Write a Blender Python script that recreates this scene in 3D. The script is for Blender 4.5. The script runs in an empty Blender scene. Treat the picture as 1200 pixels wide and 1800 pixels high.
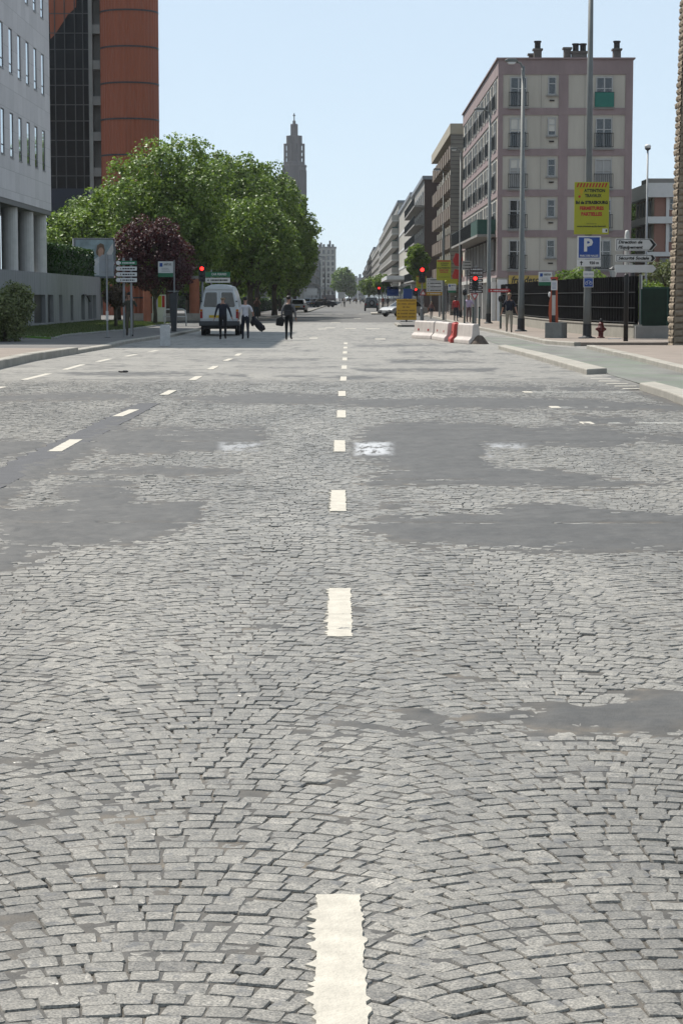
import bpy, math, random
import numpy as np
from mathutils import Vector, Matrix
R = math.radians
random.seed(7)
rng = np.random.default_rng(7)
SC = bpy.context.scene
COL = SC.collection

# ------------------------------------------------------------------ camera
FPX, CAMH = 3750.0, 1.7                       # focal length in pixels of the 1200 x 1800 photograph, eye height
PITCH = math.atan(377 / FPX)
YAW = math.atan(12 / FPX * math.cos(PITCH))
cam_d = bpy.data.cameras.new('camera')
cam = bpy.data.objects.new('camera', cam_d)
COL.objects.link(cam)
cam.location = (0, 0, CAMH)
cam.rotation_euler = (math.pi / 2 - PITCH, 0, YAW)
cam_d.sensor_fit = 'VERTICAL'
cam_d.sensor_height = 36
cam_d.lens = 36 * FPX / 1800
cam_d.clip_start = 0.1
cam_d.clip_end = 9000
SC.camera = cam

# ------------------------------------------------------------------ light
SUN_AZ, SUN_EL = -45.0, 56.0                  # azimuth from straight ahead, negative to the left
SUN_STRENGTH, SKY_STRENGTH, EXPOSURE = 5.0, 0.09, 0.60
w = bpy.data.worlds.new("World")
SC.world = w
w.use_nodes = True
nt = w.node_tree
sky = nt.nodes.new('ShaderNodeTexSky')
sky.sky_type = 'NISHITA'
sky.sun_disc = False
sky.sun_elevation = R(SUN_EL)
sky.sun_rotation = R(SUN_AZ)
sky.altitude = 0
sky.air_density = 0.7
sky.dust_density = 0.1
sky.ozone_density = 1.0
bg = nt.nodes['Background']
bg.inputs[1].default_value = SKY_STRENGTH
veil = nt.nodes.new('ShaderNodeMix'); veil.data_type = 'RGBA'   # thin bright summer haze over the whole sky
veil.inputs[0].default_value = 0.8
veil.inputs[7].default_value = (5.05, 6.05, 6.95, 1)
nt.links.new(sky.outputs[0], veil.inputs[6])
nt.links.new(veil.outputs[2], bg.inputs[0])
sl = bpy.data.lights.new('sun', 'SUN')
sl.energy = SUN_STRENGTH
sl.angle = R(0.5)
sl.color = (1.0, 0.95, 0.87)
so = bpy.data.objects.new('sun', sl)
COL.objects.link(so)
sv = Vector((math.sin(R(SUN_AZ)) * math.cos(R(SUN_EL)), math.cos(R(SUN_AZ)) * math.cos(R(SUN_EL)), math.sin(R(SUN_EL))))
so.rotation_euler = sv.to_track_quat('Z', 'Y').to_euler()
so.location = (0, 0, 80)
vs = SC.view_settings
vs.view_transform = 'Standard'
vs.look = 'None'
vs.exposure = EXPOSURE
vs.gamma = 1.0
vs.use_curve_mapping = False
SC.cycles.max_bounces = 6
SC.cycles.transparent_max_bounces = 8

# ------------------------------------------------------------------ measuring the photograph
_cp, _sp, _cy, _sy = math.cos(PITCH), math.sin(PITCH), math.cos(YAW), math.sin(YAW)
V_R = Vector((_cy, _sy, 0))
V_F = Vector((-_sy * _cp, _cy * _cp, -_sp))
V_U = V_R.cross(V_F)
def ray(px, py): return V_R * (px - 600) + V_U * (900 - py) + V_F * FPX
def G(px, py, z=0.0):
    d = ray(px, py); t = (z - CAMH) / d.z
    return Vector((d.x * t, d.y * t, z))
def P(px, py, Y):
    d = ray(px, py); t = Y / d.y
    return Vector((d.x * t, Y, CAMH + d.z * t))
def XA(px, Y, z=1.7):
    k = (px - 600) / FPX
    b = Vector((0, Y, z - CAMH))
    return (k * V_F.dot(b) - V_R.dot(b)) / (V_R.x - k * V_F.x)
def ZA(py, Y, px=612): return P(px, py, Y).z

# ------------------------------------------------------------------ mesh helpers
def mesh_np(name, verts, faces, smooth=False, mats=(), mi=None):
    me = bpy.data.meshes.new(name)
    verts = np.asarray(verts, np.float32); faces = np.asarray(faces, np.int32)
    nf, k = faces.shape
    me.vertices.add(len(verts)); me.vertices.foreach_set('co', verts.ravel())
    me.loops.add(nf * k); me.loops.foreach_set('vertex_index', faces.ravel())
    me.polygons.add(nf); me.polygons.foreach_set('loop_start', np.arange(0, nf * k, k, dtype=np.int32))
    me.polygons.foreach_set('use_smooth', np.full(nf, smooth))
    for m in mats: me.materials.append(m)
    if mi is not None: me.polygons.foreach_set('material_index', np.asarray(mi, np.int32))
    me.update(calc_edges=True)
    return me

def link(name, data, parent=None, loc=(0, 0, 0), rz=0.0):
    o = bpy.data.objects.new(name, data)
    COL.objects.link(o)
    o.location = loc
    o.rotation_euler = (0, 0, rz)
    if parent is not None: o.parent = parent
    return o

def tag(o, label=None, cat=None, group=None, kind=None):
    if label: o['label'] = label
    if cat: o['category'] = cat
    if group: o['group'] = group
    if kind: o['kind'] = kind
    return o

def thing(name, label, cat, loc=(0, 0, 0), rz=0.0, group=None):
    return tag(link(name, None, None, loc, rz), label, cat, group)

def dup(root, loc, rz=None, label=None):
    r = root.copy(); COL.objects.link(r); r.location = loc
    if rz is not None: r.rotation_euler = (0, 0, rz)
    if label: r['label'] = label
    for ch in list(root.children):
        c = ch.copy(); COL.objects.link(c); c.parent = r
        for g in ch.children:
            d = g.copy(); COL.objects.link(d); d.parent = c
    return r

class MB:
    def __init__(s): s.v, s.f, s.m = [], [], []
    def add(s, vs, fs, mi=0):
        b = len(s.v)
        s.v += [tuple(q) for q in vs]
        s.f += [tuple(b + i for i in f) for f in fs]
        s.m += [mi] * len(fs)
        return s
    def box(s, x0, y0, z0, x1, y1, z1, mi=0):
        vs = [(x0, y0, z0), (x1, y0, z0), (x1, y1, z0), (x0, y1, z0), (x0, y0, z1), (x1, y0, z1), (x1, y1, z1), (x0, y1, z1)]
        return s.add(vs, [(0, 3, 2, 1), (4, 5, 6, 7), (0, 1, 5, 4), (1, 2, 6, 5), (2, 3, 7, 6), (3, 0, 4, 7)], mi)
    def prism(s, poly, axis, a0, a1, mi=0):
        n = len(poly)
        ar = sum(poly[i][0] * poly[(i + 1) % n][1] - poly[(i + 1) % n][0] * poly[i][1] for i in range(n))
        poly = list(poly) if ar > 0 else list(poly)[::-1]
        mk = {'x': lambda p, a: (a, p[0], p[1]), 'y': lambda p, a: (p[0], a, p[1]), 'z': lambda p, a: (p[0], p[1], a)}[axis]
        vs = [mk(q, a0) for q in poly] + [mk(q, a1) for q in poly]
        fs = [tuple(range(n))[::-1], tuple(range(n, 2 * n))] + [(i, (i + 1) % n, n + (i + 1) % n, n + i) for i in range(n)]
        if axis == 'y': fs = [f[::-1] for f in fs]
        return s.add(vs, fs, mi)
    def tube(s, pts, rad, n=10, mi=0, caps=True):
        pts = [Vector(q) for q in pts]
        if not hasattr(rad, '__len__'): rad = [rad] * len(pts)
        vs, fs = [], []
        for i, q in enumerate(pts):
            d = (pts[min(i + 1, len(pts) - 1)] - pts[max(i - 1, 0)]).normalized()
            a = d.cross(Vector((0, 1, 0)) if abs(d.y) < 0.9 else Vector((1, 0, 0))).normalized()
            b = d.cross(a)
            for k in range(n):
                t = 2 * math.pi * k / n
                vs.append(q + (a * math.cos(t) + b * math.sin(t)) * rad[i])
        for i in range(len(pts) - 1):
            for k in range(n):
                fs.append((i * n + k, i * n + (k + 1) % n, (i + 1) * n + (k + 1) % n, (i + 1) * n + k))
        if caps:
            fs.append(tuple(range(n))[::-1]); fs.append(tuple(range((len(pts) - 1) * n, len(pts) * n)))
        return s.add(vs, fs, mi)
    def lathe(s, prof, c=(0, 0), n=20, mi=0, a0=0.0):
        vs, fs = [], []
        for r, z in prof:
            for k in range(n):
                t = a0 + 2 * math.pi * k / n
                vs.append((c[0] + r * math.cos(t), c[1] + r * math.sin(t), z))
        for i in range(len(prof) - 1):
            for k in range(n):
                fs.append((i * n + k, i * n + (k + 1) % n, (i + 1) * n + (k + 1) % n, (i + 1) * n + k))
        fs.append(tuple(range(n))[::-1]); fs.append(tuple(range((len(prof) - 1) * n, len(prof) * n)))
        return s.add(vs, fs, mi)
    def ellip(s, c, r, nu=10, nv=7, mi=0):
        vs, fs = [], []
        for j in range(nv + 1):
            ph = math.pi * j / nv
            for k in range(nu):
                t = 2 * math.pi * k / nu
                vs.append((c[0] + r[0] * math.sin(ph) * math.cos(t), c[1] + r[1] * math.sin(ph) * math.sin(t), c[2] - r[2] * math.cos(ph)))
        for j in range(nv):
            for k in range(nu):
                fs.append((j * nu + k, j * nu + (k + 1) % nu, (j + 1) * nu + (k + 1) % nu, (j + 1) * nu + k))
        return s.add(vs, fs, mi)
    def turn(s, rz, c=(0, 0), start=0):
        ca, sa = math.cos(rz), math.sin(rz)
        for i in range(start, len(s.v)):
            x, y, z = s.v[i]; x -= c[0]; y -= c[1]
            s.v[i] = (c[0] + x * ca - y * sa, c[1] + x * sa + y * ca, z)
        return s
    def data(s, name, mats, smooth=False):
        me = bpy.data.meshes.new(name)
        me.from_pydata(s.v, [], s.f)
        for m in (mats if isinstance(mats, (list, tuple)) else [mats]): me.materials.append(m)
        me.polygons.foreach_set('material_index', s.m)
        me.polygons.foreach_set('use_smooth', [smooth] * len(s.f))
        me.update()
        return me
    def build(s, name, mats, parent=None, loc=(0, 0, 0), rz=0.0, smooth=False, bevel=0.0, seg=2):
        o = link(name, s.data(name, mats, smooth), parent, loc, rz)
        if bevel:
            b = o.modifiers.new('bevel', 'BEVEL'); b.width = bevel; b.segments = seg
            b.limit_method = 'ANGLE'; b.angle_limit = R(35)
        return o

def text(body, size, mat, parent, loc, rot=(math.pi / 2, 0, 0), width=None, name='lettering', bold=0.0, align='CENTER', shear=0.0):
    cu = bpy.data.curves.new('tmp', 'FONT')
    cu.body = body; cu.size = size; cu.extrude = 0.003; cu.offset = bold; cu.shear = shear
    cu.align_x = align; cu.align_y = 'CENTER'; cu.resolution_u = 2
    t = bpy.data.objects.new('tmp', cu); COL.objects.link(t)
    me = bpy.data.meshes.new_from_object(t.evaluated_get(bpy.context.evaluated_depsgraph_get()))
    bpy.data.objects.remove(t); bpy.data.curves.remove(cu)
    me.name = name
    me.materials.clear(); me.materials.append(mat)
    if width and len(me.vertices):
        xs = [v.co.x for v in me.vertices]; k = width / max(1e-6, max(xs) - min(xs))
        for v in me.vertices: v.co.x *= k
    o = link(name, me, parent, loc); o.rotation_euler = rot
    return o

# ------------------------------------------------------------------ materials
def _n(nt, t, **kw):
    n = nt.nodes.new(t)
    for k, v in kw.items(): setattr(n, k, v)
    return n
def lin(c):                                   # sRGB 0-255 to linear
    return tuple(((x / 255) / 12.92 if x / 255 < 0.04045 else ((x / 255 + 0.055) / 1.055) ** 2.4) for x in c)
def M(name, col, rough=0.7, metal=0.0, var=0.15, scale=3.0, bump=0.0, bscale=30.0, spec=0.4, coat=0.0, emit=0.0, stretch=None, fine=0.0):
    if not emit: col = tuple(c * 0.67 for c in col)
    m = bpy.data.materials.new(name); m.use_nodes = True
    t = m.node_tree; b = t.nodes['Principled BSDF']; L = t.links
    b.inputs['Roughness'].default_value = rough; b.inputs['Metallic'].default_value = metal
    b.inputs['Specular IOR Level'].default_value = spec; b.inputs['Coat Weight'].default_value = coat
    tc = _n(t, 'ShaderNodeTexCoord'); mp = _n(t, 'ShaderNodeMapping')
    if stretch: mp.inputs['Scale'].default_value = stretch
    L.new(tc.outputs['Object'], mp.inputs[0])
    no = _n(t, 'ShaderNodeTexNoise'); no.inputs['Scale'].default_value = scale; no.inputs['Detail'].default_value = 6
    no.inputs['Roughness'].default_value = 0.62
    L.new(mp.outputs[0], no.inputs[0])
    mr = _n(t, 'ShaderNodeMapRange'); mr.inputs[1].default_value = 0.3; mr.inputs[2].default_value = 0.7
    mr.inputs[3].default_value = 1 - var; mr.inputs[4].default_value = 1 + var
    L.new(no.outputs[0], mr.inputs[0])
    mx = _n(t, 'ShaderNodeMix', data_type='RGBA', blend_type='MULTIPLY'); mx.inputs[0].default_value = 1
    mx.inputs[6].default_value = (*col, 1)
    L.new(mr.outputs[0], mx.inputs[7])
    L.new(mx.outputs[2], b.inputs['Base Color'])
    if bump:
        n2 = _n(t, 'ShaderNodeTexNoise'); n2.inputs['Scale'].default_value = bscale; n2.inputs['Detail'].default_value = 5
        L.new(tc.outputs['Object'], n2.inputs[0])
        bp = _n(t, 'ShaderNodeBump'); bp.inputs['Strength'].default_value = bump; bp.inputs['Distance'].default_value = 0.02
        L.new(n2.outputs[0], bp.inputs['Height']); L.new(bp.outputs[0], b.inputs['Normal'])
    if emit:
        b.inputs['Emission Color'].default_value = (*col, 1); b.inputs['Emission Strength'].default_value = emit
    return m
def leaf_mat(name, c0, c1, trans=0.35, rough=0.5):
    m = bpy.data.materials.new(name); m.use_nodes = True
    t = m.node_tree; b = t.nodes['Principled BSDF']; L = t.links
    b.inputs['Roughness'].default_value = rough; b.inputs['Specular IOR Level'].default_value = 0.22
    at = _n(t, 'ShaderNodeAttribute', attribute_name='tone')
    mx = _n(t, 'ShaderNodeMix', data_type='RGBA'); mx.inputs[6].default_value = (*c0, 1); mx.inputs[7].default_value = (*c1, 1)
    L.new(at.outputs['Fac'], mx.inputs[0]); L.new(mx.outputs[2], b.inputs['Base Color'])
    tr = _n(t, 'ShaderNodeBsdfTranslucent')
    m2 = _n(t, 'ShaderNodeMix', data_type='RGBA', blend_type='MULTIPLY'); m2.inputs[0].default_value = 1
    m2.inputs[7].default_value = (1.25, 1.3, 0.6, 1); L.new(mx.outputs[2], m2.inputs[6]); L.new(m2.outputs[2], tr.inputs[0])
    ms = _n(t, 'ShaderNodeMixShader'); ms.inputs[0].default_value = trans
    L.new(b.outputs[0], ms.inputs[1]); L.new(tr.outputs[0], ms.inputs[2])
    L.new(ms.outputs[0], t.nodes['Material Output'].inputs['Surface'])
    return m
def brick_mat(name, col, joint, bw, bh, mortar=0.012, axes='YZ', rough=0.75, var=0.12, offset=0.0, joint_depth=0.4):
    m = M(name, col, rough, var=var, scale=0.6)
    t = m.node_tree; L = t.links; b = t.nodes['Principled BSDF']
    mx = [n for n in t.nodes if n.type == 'MIX'][0]
    tc = [n for n in t.nodes if n.type == 'TEX_COORD'][0]
    sp = _n(t, 'ShaderNodeSeparateXYZ'); cb = _n(t, 'ShaderNodeCombineXYZ'); L.new(tc.outputs['Object'], sp.inputs[0])
    for i, a in enumerate(axes):
        L.new(sp.outputs['XYZ'.index(a)], cb.inputs[i])
    br = _n(t, 'ShaderNodeTexBrick'); br.offset = offset; br.squash = 1.0
    br.inputs['Scale'].default_value = 1; br.inputs['Mortar Size'].default_value = mortar; br.inputs['Brick Width'].default_value = bw
    br.inputs['Row Height'].default_value = bh; br.inputs['Mortar Smooth'].default_value = 0.1
    br.inputs['Color1'].default_value = (*[c * .71 for c in col], 1); br.inputs['Color2'].default_value = (*[c * 0.62 for c in col], 1)
    br.inputs['Mortar'].default_value = (*joint, 1)
    L.new(cb.outputs[0], br.inputs[0]); L.new(br.outputs[0], mx.inputs[6])
    bp = _n(t, 'ShaderNodeBump', invert=True); bp.inputs['Strength'].default_value = joint_depth; bp.inputs['Distance'].default_value = 0.02
    L.new(br.outputs['Fac'], bp.inputs['Height']); L.new(bp.outputs[0], b.inputs['Normal'])
    return m

K = {}
K['metal'] = M('galvanised', (0.30, 0.31, 0.32), 0.5, 0.3, 0.12, 2.0)
K['pole_grey'] = M('pole_paint_grey', (0.175, 0.185, 0.18), 0.55, 0.1, 0.15, 1.5)
K['dark_metal'] = M('dark_metal', (0.035, 0.037, 0.04), 0.5, 0.2, 0.15)
K['black'] = M('black_paint', (0.012, 0.012, 0.013), 0.5, 0, 0.2)
K['rubber'] = M('rubber', (0.018, 0.018, 0.018), 0.85, 0, 0.2)
K['white'] = M('white_paint', (0.72, 0.72, 0.71), 0.5, 0, 0.06)
K['offwhite'] = M('offwhite_paint', (0.62, 0.61, 0.58), 0.6, 0, 0.1)
K['yellow'] = M('sign_yellow', (0.42, 0.42, 0.02), 0.5, 0, 0.05)
K['orange_board'] = M('sign_orange_yellow', (0.60, 0.34, 0.012), 0.5, 0, 0.08)
K['red'] = M('sign_red', (0.45, 0.02, 0.02), 0.5, 0, 0.08)
K['blue'] = M('sign_blue', (0.015, 0.07, 0.32), 0.45, 0, 0.06)
K['green'] = M('sign_green', (0.02, 0.17, 0.08), 0.5, 0, 0.08)
K['ink'] = M('lettering_black', (0.015, 0.015, 0.016), 0.6, 0, 0.05)
K['redlamp'] = M('red_signal', (1.0, 0.02, 0.015), 0.4, 0, 0.05, emit=3.0)
K['darkred_lens'] = M('unlit_lens', (0.02, 0.02, 0.02), 0.25, 0, 0.05)
K['glass'] = M('window_glass', (0.018, 0.022, 0.026), 0.06, 0, 0.15, 0.5, spec=0.9)
K['glass_sky'] = M('reflecting_glass', (0.72, 0.80, 0.84), 0.04, 1.0, 0.05)
K['concrete'] = M('concrete', (0.30, 0.295, 0.28), 0.85, 0, 0.18, 1.2, bump=0.25, bscale=25)
K['kerb'] = M('kerb_stone', (0.36, 0.335, 0.29), 0.85, 0, 0.2, 2.0, bump=0.3, bscale=30)
K['bark'] = M('bark', (0.09, 0.075, 0.055), 0.9, 0, 0.35, 3.0, bump=0.8, bscale=14)
K['skin'] = M('skin', (0.42, 0.23, 0.16), 0.55, 0, 0.08)
K['hair_dark'] = M('hair_dark', (0.015, 0.011, 0.009), 0.6, 0, 0.2)
K['hair_fair'] = M('hair_fair', (0.26, 0.18, 0.10), 0.6, 0, 0.2)
# ------------------------------------------------------------------ ROAD: setts in arcs, joint filler, asphalt patches
PATCH = [  # outlines of the smooth asphalt repairs, measured in the photograph and laid on the ground, with softness
 ([(0,922),(0,978),(60,958),(200,955),(285,940),(335,915),(350,882),(300,885),(240,888),(222,850),(190,843),(120,846),(105,888),(60,895),(0,893),(-300,893),(-300,980)],1.0),
 ([(-300,955),(95,960),(60,985),(0,1005),(-300,1010)],0.75),
 ([(80,829),(215,821),(300,820),(400,825),(430,830),(330,835),(100,833)],1.0),
 ([(160,762),(200,757),(455,748),(470,755),(470,775),(455,790),(380,795),(300,797),(200,796),(150,780)],0.9),
 ([(-200,772),(80,773),(70,790),(0,808),(-200,812)],1.0),
 ([(-200,695),(0,695),(200,690),(235,700),(0,705),(-200,706)],1.0),
 ([(300,698),(460,692),(600,697),(600,706),(450,710),(320,703)],1.0),
 ([(600,702),(780,700),(930,698),(1080,705),(1250,715),(1250,725),(1000,718),(690,716),(600,712)],1.0),
 ([(645,754),(700,745),(790,740),(900,750),(1080,752),(1130,770),(1090,782),(845,782),(860,810),(870,822),(960,825),(1090,848),(1180,850),(1000,856),(650,850),(640,843),(700,825),(640,805),(620,780)],1.0),
 ([(700,906),(850,905),(920,888),(1030,890),(1100,903),(1300,905),(1300,965),(960,965),(740,955),(650,937),(625,925)],1.0),
 ([(620,882),(690,878),(760,890),(700,900),(640,898)],0.55),
 ([(960,730),(1010,728),(1110,735),(1115,745),(1030,744)],1.0),
 ([(1110,762),(1250,764),(1250,784),(1150,778)],1.0),
 ([(540,1276),(650,1262),(720,1254),(900,1252),(1060,1228),(1300,1210),(1300,1283),(900,1274),(690,1286),(560,1286)],.78),([(900,1262),(1060,1240),(1300,1222),(1300,1272),(1000,1268)],.8),
 ([(-100,880),(0,838),(100,792),(205,735),(240,708),(266,711),(150,800),(60,850),(-100,930)],0.95),
 ([(800,679),(950,681),(945,687),(810,685)],1.0), ([(980,680),(1100,684),(1000,687)],1.0),
 ([(100,655),(330,653),(340,660),(120,661)],0.9), ([(300,659),(440,657),(430,662),(310,662)],0.9),
 ([(480,661),(640,660),(700,664),(640,668),(500,665)],0.85), ([(620,649),(870,648),(865,653),(640,654)],1.0),
 ([(675,633),(800,632),(860,638),(690,639)],0.9), ([(330,632),(560,631),(555,634),(340,635)],0.8),
 ([(700,618),(830,616),(840,621),(700,622)],0.8), ([(620,606),(760,604),(790,609),(630,610)],0.8),
 ([(400,616),(560,614),(555,617),(410,619)],0.7), ([(440,645),(600,643),(590,646),(450,648)],0.7),
 ([(640,594),(700,593),(700,596),(640,597)],0.7),
 ([(0,1590),(80,1580),(110,1600),(90,1640),(0,1660),(-200,1660),(-200,1590)],0.62),
 ([(-200,1330),(60,1322),(120,1330),(40,1345),(-200,1350)],0.5),
]
def to_px(x, y):                              # ground metres -> measuring coordinates
    rx, ry, rz = x, y, -CAMH
    fz = rx * V_F.x + ry * V_F.y + rz * V_F.z
    return 600 + FPX * (rx * V_R.x + ry * V_R.y) / fz, 900 - FPX * (rx * V_U.x + ry * V_U.y + rz * V_U.z) / fz
def vnoise(x, y, seed):                       # smooth value noise, numpy
    r = np.random.default_rng(seed); T = r.random((256, 256))
    xi, yi = np.floor(x).astype(int), np.floor(y).astype(int); fx, fy = x - xi, y - yi
    fx, fy = fx * fx * (3 - 2 * fx), fy * fy * (3 - 2 * fy)
    a, b, c, d = T[xi & 255, yi & 255], T[(xi + 1) & 255, yi & 255], T[xi & 255, (yi + 1) & 255], T[(xi + 1) & 255, (yi + 1) & 255]
    return (a * (1 - fx) + b * fx) * (1 - fy) + (c * (1 - fx) + d * fx) * fy
def asphalt_at(x, y):                         # 0..1.3, how high the asphalt stands over the joints
    u, v = to_px(x, y)
    h = v - 523
    n = (vnoise(x * 2.2, y * 1.1, 1) - 0.5) * 0.7 + (vnoise(x * 9, y * 5, 2) - 0.5) * 0.9
    best = np.zeros_like(x)
    for poly, top in PATCH:
        px_, py_ = np.array([q[0] for q in poly], float), np.array([q[1] for q in poly], float)
        bb = (u > px_.min() - 60) & (u < px_.max() + 60) & (v > py_.min() - 40) & (v < py_.max() + 40)
        if not bb.any(): continue
        uu, vv = u[bb], v[bb]
        ins = np.zeros(len(uu), bool); dist = np.full(len(uu), 1e9)
        n_ = len(poly)
        for i in range(n_):
            x0, y0, x1, y1 = px_[i], py_[i], px_[(i + 1) % n_], py_[(i + 1) % n_]
            c = ((y0 > vv) != (y1 > vv)) & (uu < (x1 - x0) * (vv - y0) / (y1 - y0 + 1e-9) + x0)
            ins ^= c
            k = 3.2                            # depth is foreshortened
            ex, ey = x1 - x0, (y1 - y0) * k
            t = np.clip(((uu - x0) * ex + (vv - y0) * k * ey) / (ex * ex + ey * ey + 1e-9), 0, 1)
            dist = np.minimum(dist, np.hypot(uu - x0 - t * ex, (vv - y0) * k - t * ey))
        sd = np.where(ins, dist, -dist) / (0.10 * h[bb] + 6)
        m = np.clip(0.5 + sd * 0.6, 0, 1) * top
        best[bb] = np.maximum(best[bb], m)
    out = np.where(best > 0.01, best + n * np.where(best > 0.9, 0.25, 0.6) * np.clip(best * 2, 0, 1), 0)
    for Yk in (16.05, 19.15, 19.9, 25.2, 27.3, 31.0):
        wob = 0.05 * (vnoise(x * .8, y * 0 + Yk, 21) - .5)
        out = out * (1 - 0.95 * np.exp(-((y - Yk + wob) / 0.05) ** 2) * (vnoise(x * 1.5, y * 0 + Yk * 3, 22) > .33))
    return np.clip(out, 0, 1.25)
STONE_FAR = 46.0
LAMBDA_APEX, BAY = -0.5, 1.38
def half_width(y): return 0.175 * y + 1.3
def make_setts():
    cx, cy, ang, wd, dp = [], [], [], [], []
    A = 0.25
    k0, k1 = int((-half_width(STONE_FAR)) / BAY) - 1, int(half_width(STONE_FAR) / BAY) + 2
    for k in range(k0, k1):
        xc = LAMBDA_APEX + BAY * k + random.uniform(-.04, .04)
        w2 = BAY / 2
        y = 3.2 + random.uniform(0, .1)
        while y < STONE_FAR:
            pit = random.uniform(0.079, 0.094)
            if abs(xc) - w2 < half_width(y):
                m_ = 3000; dl_ = random.uniform(-.07, .07); uu = np.linspace(-1.03 + dl_, 1.03 + dl_, 60)
                ll = np.concatenate([[0], np.cumsum(np.hypot(np.diff(uu) * w2, A * np.diff(uu ** 2)))])
                n_ = max(8, round(ll[-1] / random.uniform(.088, .098)))
                ww = np.array([random.uniform(.8, 1.2) for _ in range(n_)]); ww *= ll[-1] / ww.sum()
                e_ = np.concatenate([[0], np.cumsum(ww)])
                for q in range(n_):
                    um = float(np.interp((e_[q] + e_[q + 1]) / 2, ll, uu))
                    a = math.atan(-2 * A * um / w2)
                    cx.append(xc + um * w2); cy.append(y - A * um * um); ang.append(a + random.gauss(0, .03))
                    wd.append(ww[q]); dp.append(pit * math.cos(a))
            y += pit
    return [np.array(q) for q in (cx, cy, ang, wd, dp)]
cx, cy, ang, wd, dp = make_setts()
ok = (np.abs(cx) < half_width(cy)) & (cy > 3.3) & (cx > -8.2) & (cx < 5.1)
cx, cy, ang, wd, dp = [q[ok] for q in (cx, cy, ang, wd, dp)]
def setts_mesh(sel, detail):
    x, y, a, w_, d_ = cx[sel], cy[sel], ang[sel], wd[sel], dp[sel]
    n = len(x)
    gap = rng.uniform(0.002, 0.0065, n)
    hw, hd = (w_ - gap) / 2, (d_ - gap) / 2
    if detail:
        base = np.array([(-1, -.78), (-.84, -1), (.84, -1), (1, -.78), (1, .78), (.84, 1), (-.84, 1), (-1, .78)])
    else:
        base = np.array([(-1, -1), (1, -1), (1, 1), (-1, 1)])
    k = len(base)
    jit = rng.normal(0, 0.045 if detail else 0.045, (n, k, 2))
    o = base[None] + jit
    ca, sa = np.cos(a)[:, None], np.sin(a)[:, None]
    tilt = rng.normal(0, 0.017, (n, 2)); z0 = rng.normal(0, 0.0018, n)
    def ring(sc, z, drop):
        lx, ly = o[:, :, 0] * (hw[:, None] - drop), o[:, :, 1] * (hd[:, None] - drop)
        lx, ly = lx * sc, ly * sc
        X = x[:, None] + lx * ca - ly * sa; Y = y[:, None] + lx * sa + ly * ca
        Z = z + z0[:, None] + lx * tilt[:, :1] + ly * tilt[:, 1:]
        return np.stack([X, Y, np.broadcast_to(Z, X.shape)], -1)
    if detail:
        r0, r1 = ring(1, -0.06, 0.0), ring(1, -0.0065, 0.0)
        r2 = ring(1, -0.0007, 0.0026)
        r2[:, :, 2] += rng.normal(0, .0009, (n, k))
        r3 = ring(0.6, 0.0, 0.006); r3[:, :, 2] += rng.normal(0.0002, .0004, (n, k))
        c = np.stack([x, y, z0 + rng.normal(0.0002, .0003, n)], -1)[:, None]
        V = np.concatenate([r0, r1, r2, r3, c], 1); per = 4 * k + 1
        f4 = []
        for r in range(3):
            for i in range(k):
                f4.append((r * k + i, r * k + (i + 1) % k, (r + 1) * k + (i + 1) % k, (r + 1) * k + i))
        f3 = [(3 * k + i, 3 * k + (i + 1) % k, 4 * k) for i in range(k)]
        tri = []
        for q in f4: tri += [(q[0], q[1], q[2]), (q[0], q[2], q[3])]
        F = np.array(tri + f3)
    else:
        r0, r1, r2 = ring(1, -0.06, 0.0), ring(1, -0.006, 0.0), ring(1, 0.0, 0.003)
        V = np.concatenate([r0, r1, r2], 1); per = 3 * k
        F = np.array([(r * k + i, r * k + (i + 1) % k, (r + 1) * k + (i + 1) % k, (r + 1) * k + i) for r in range(2) for i in range(k)] + [(8, 9, 10, 11)])
    off = (np.arange(n) * per)[:, None, None]
    faces = (F[None] + off).reshape(-1, F.shape[1])
    me = mesh_np('setts', V.reshape(-1, 3), faces, smooth=False)
    tone = np.repeat(rng.normal(0.5, 0.17, n).clip(0, 1), per)
    me.attributes.new('tone', 'FLOAT', 'POINT').data.foreach_set('value', tone.astype(np.float32))
    return me

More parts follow.
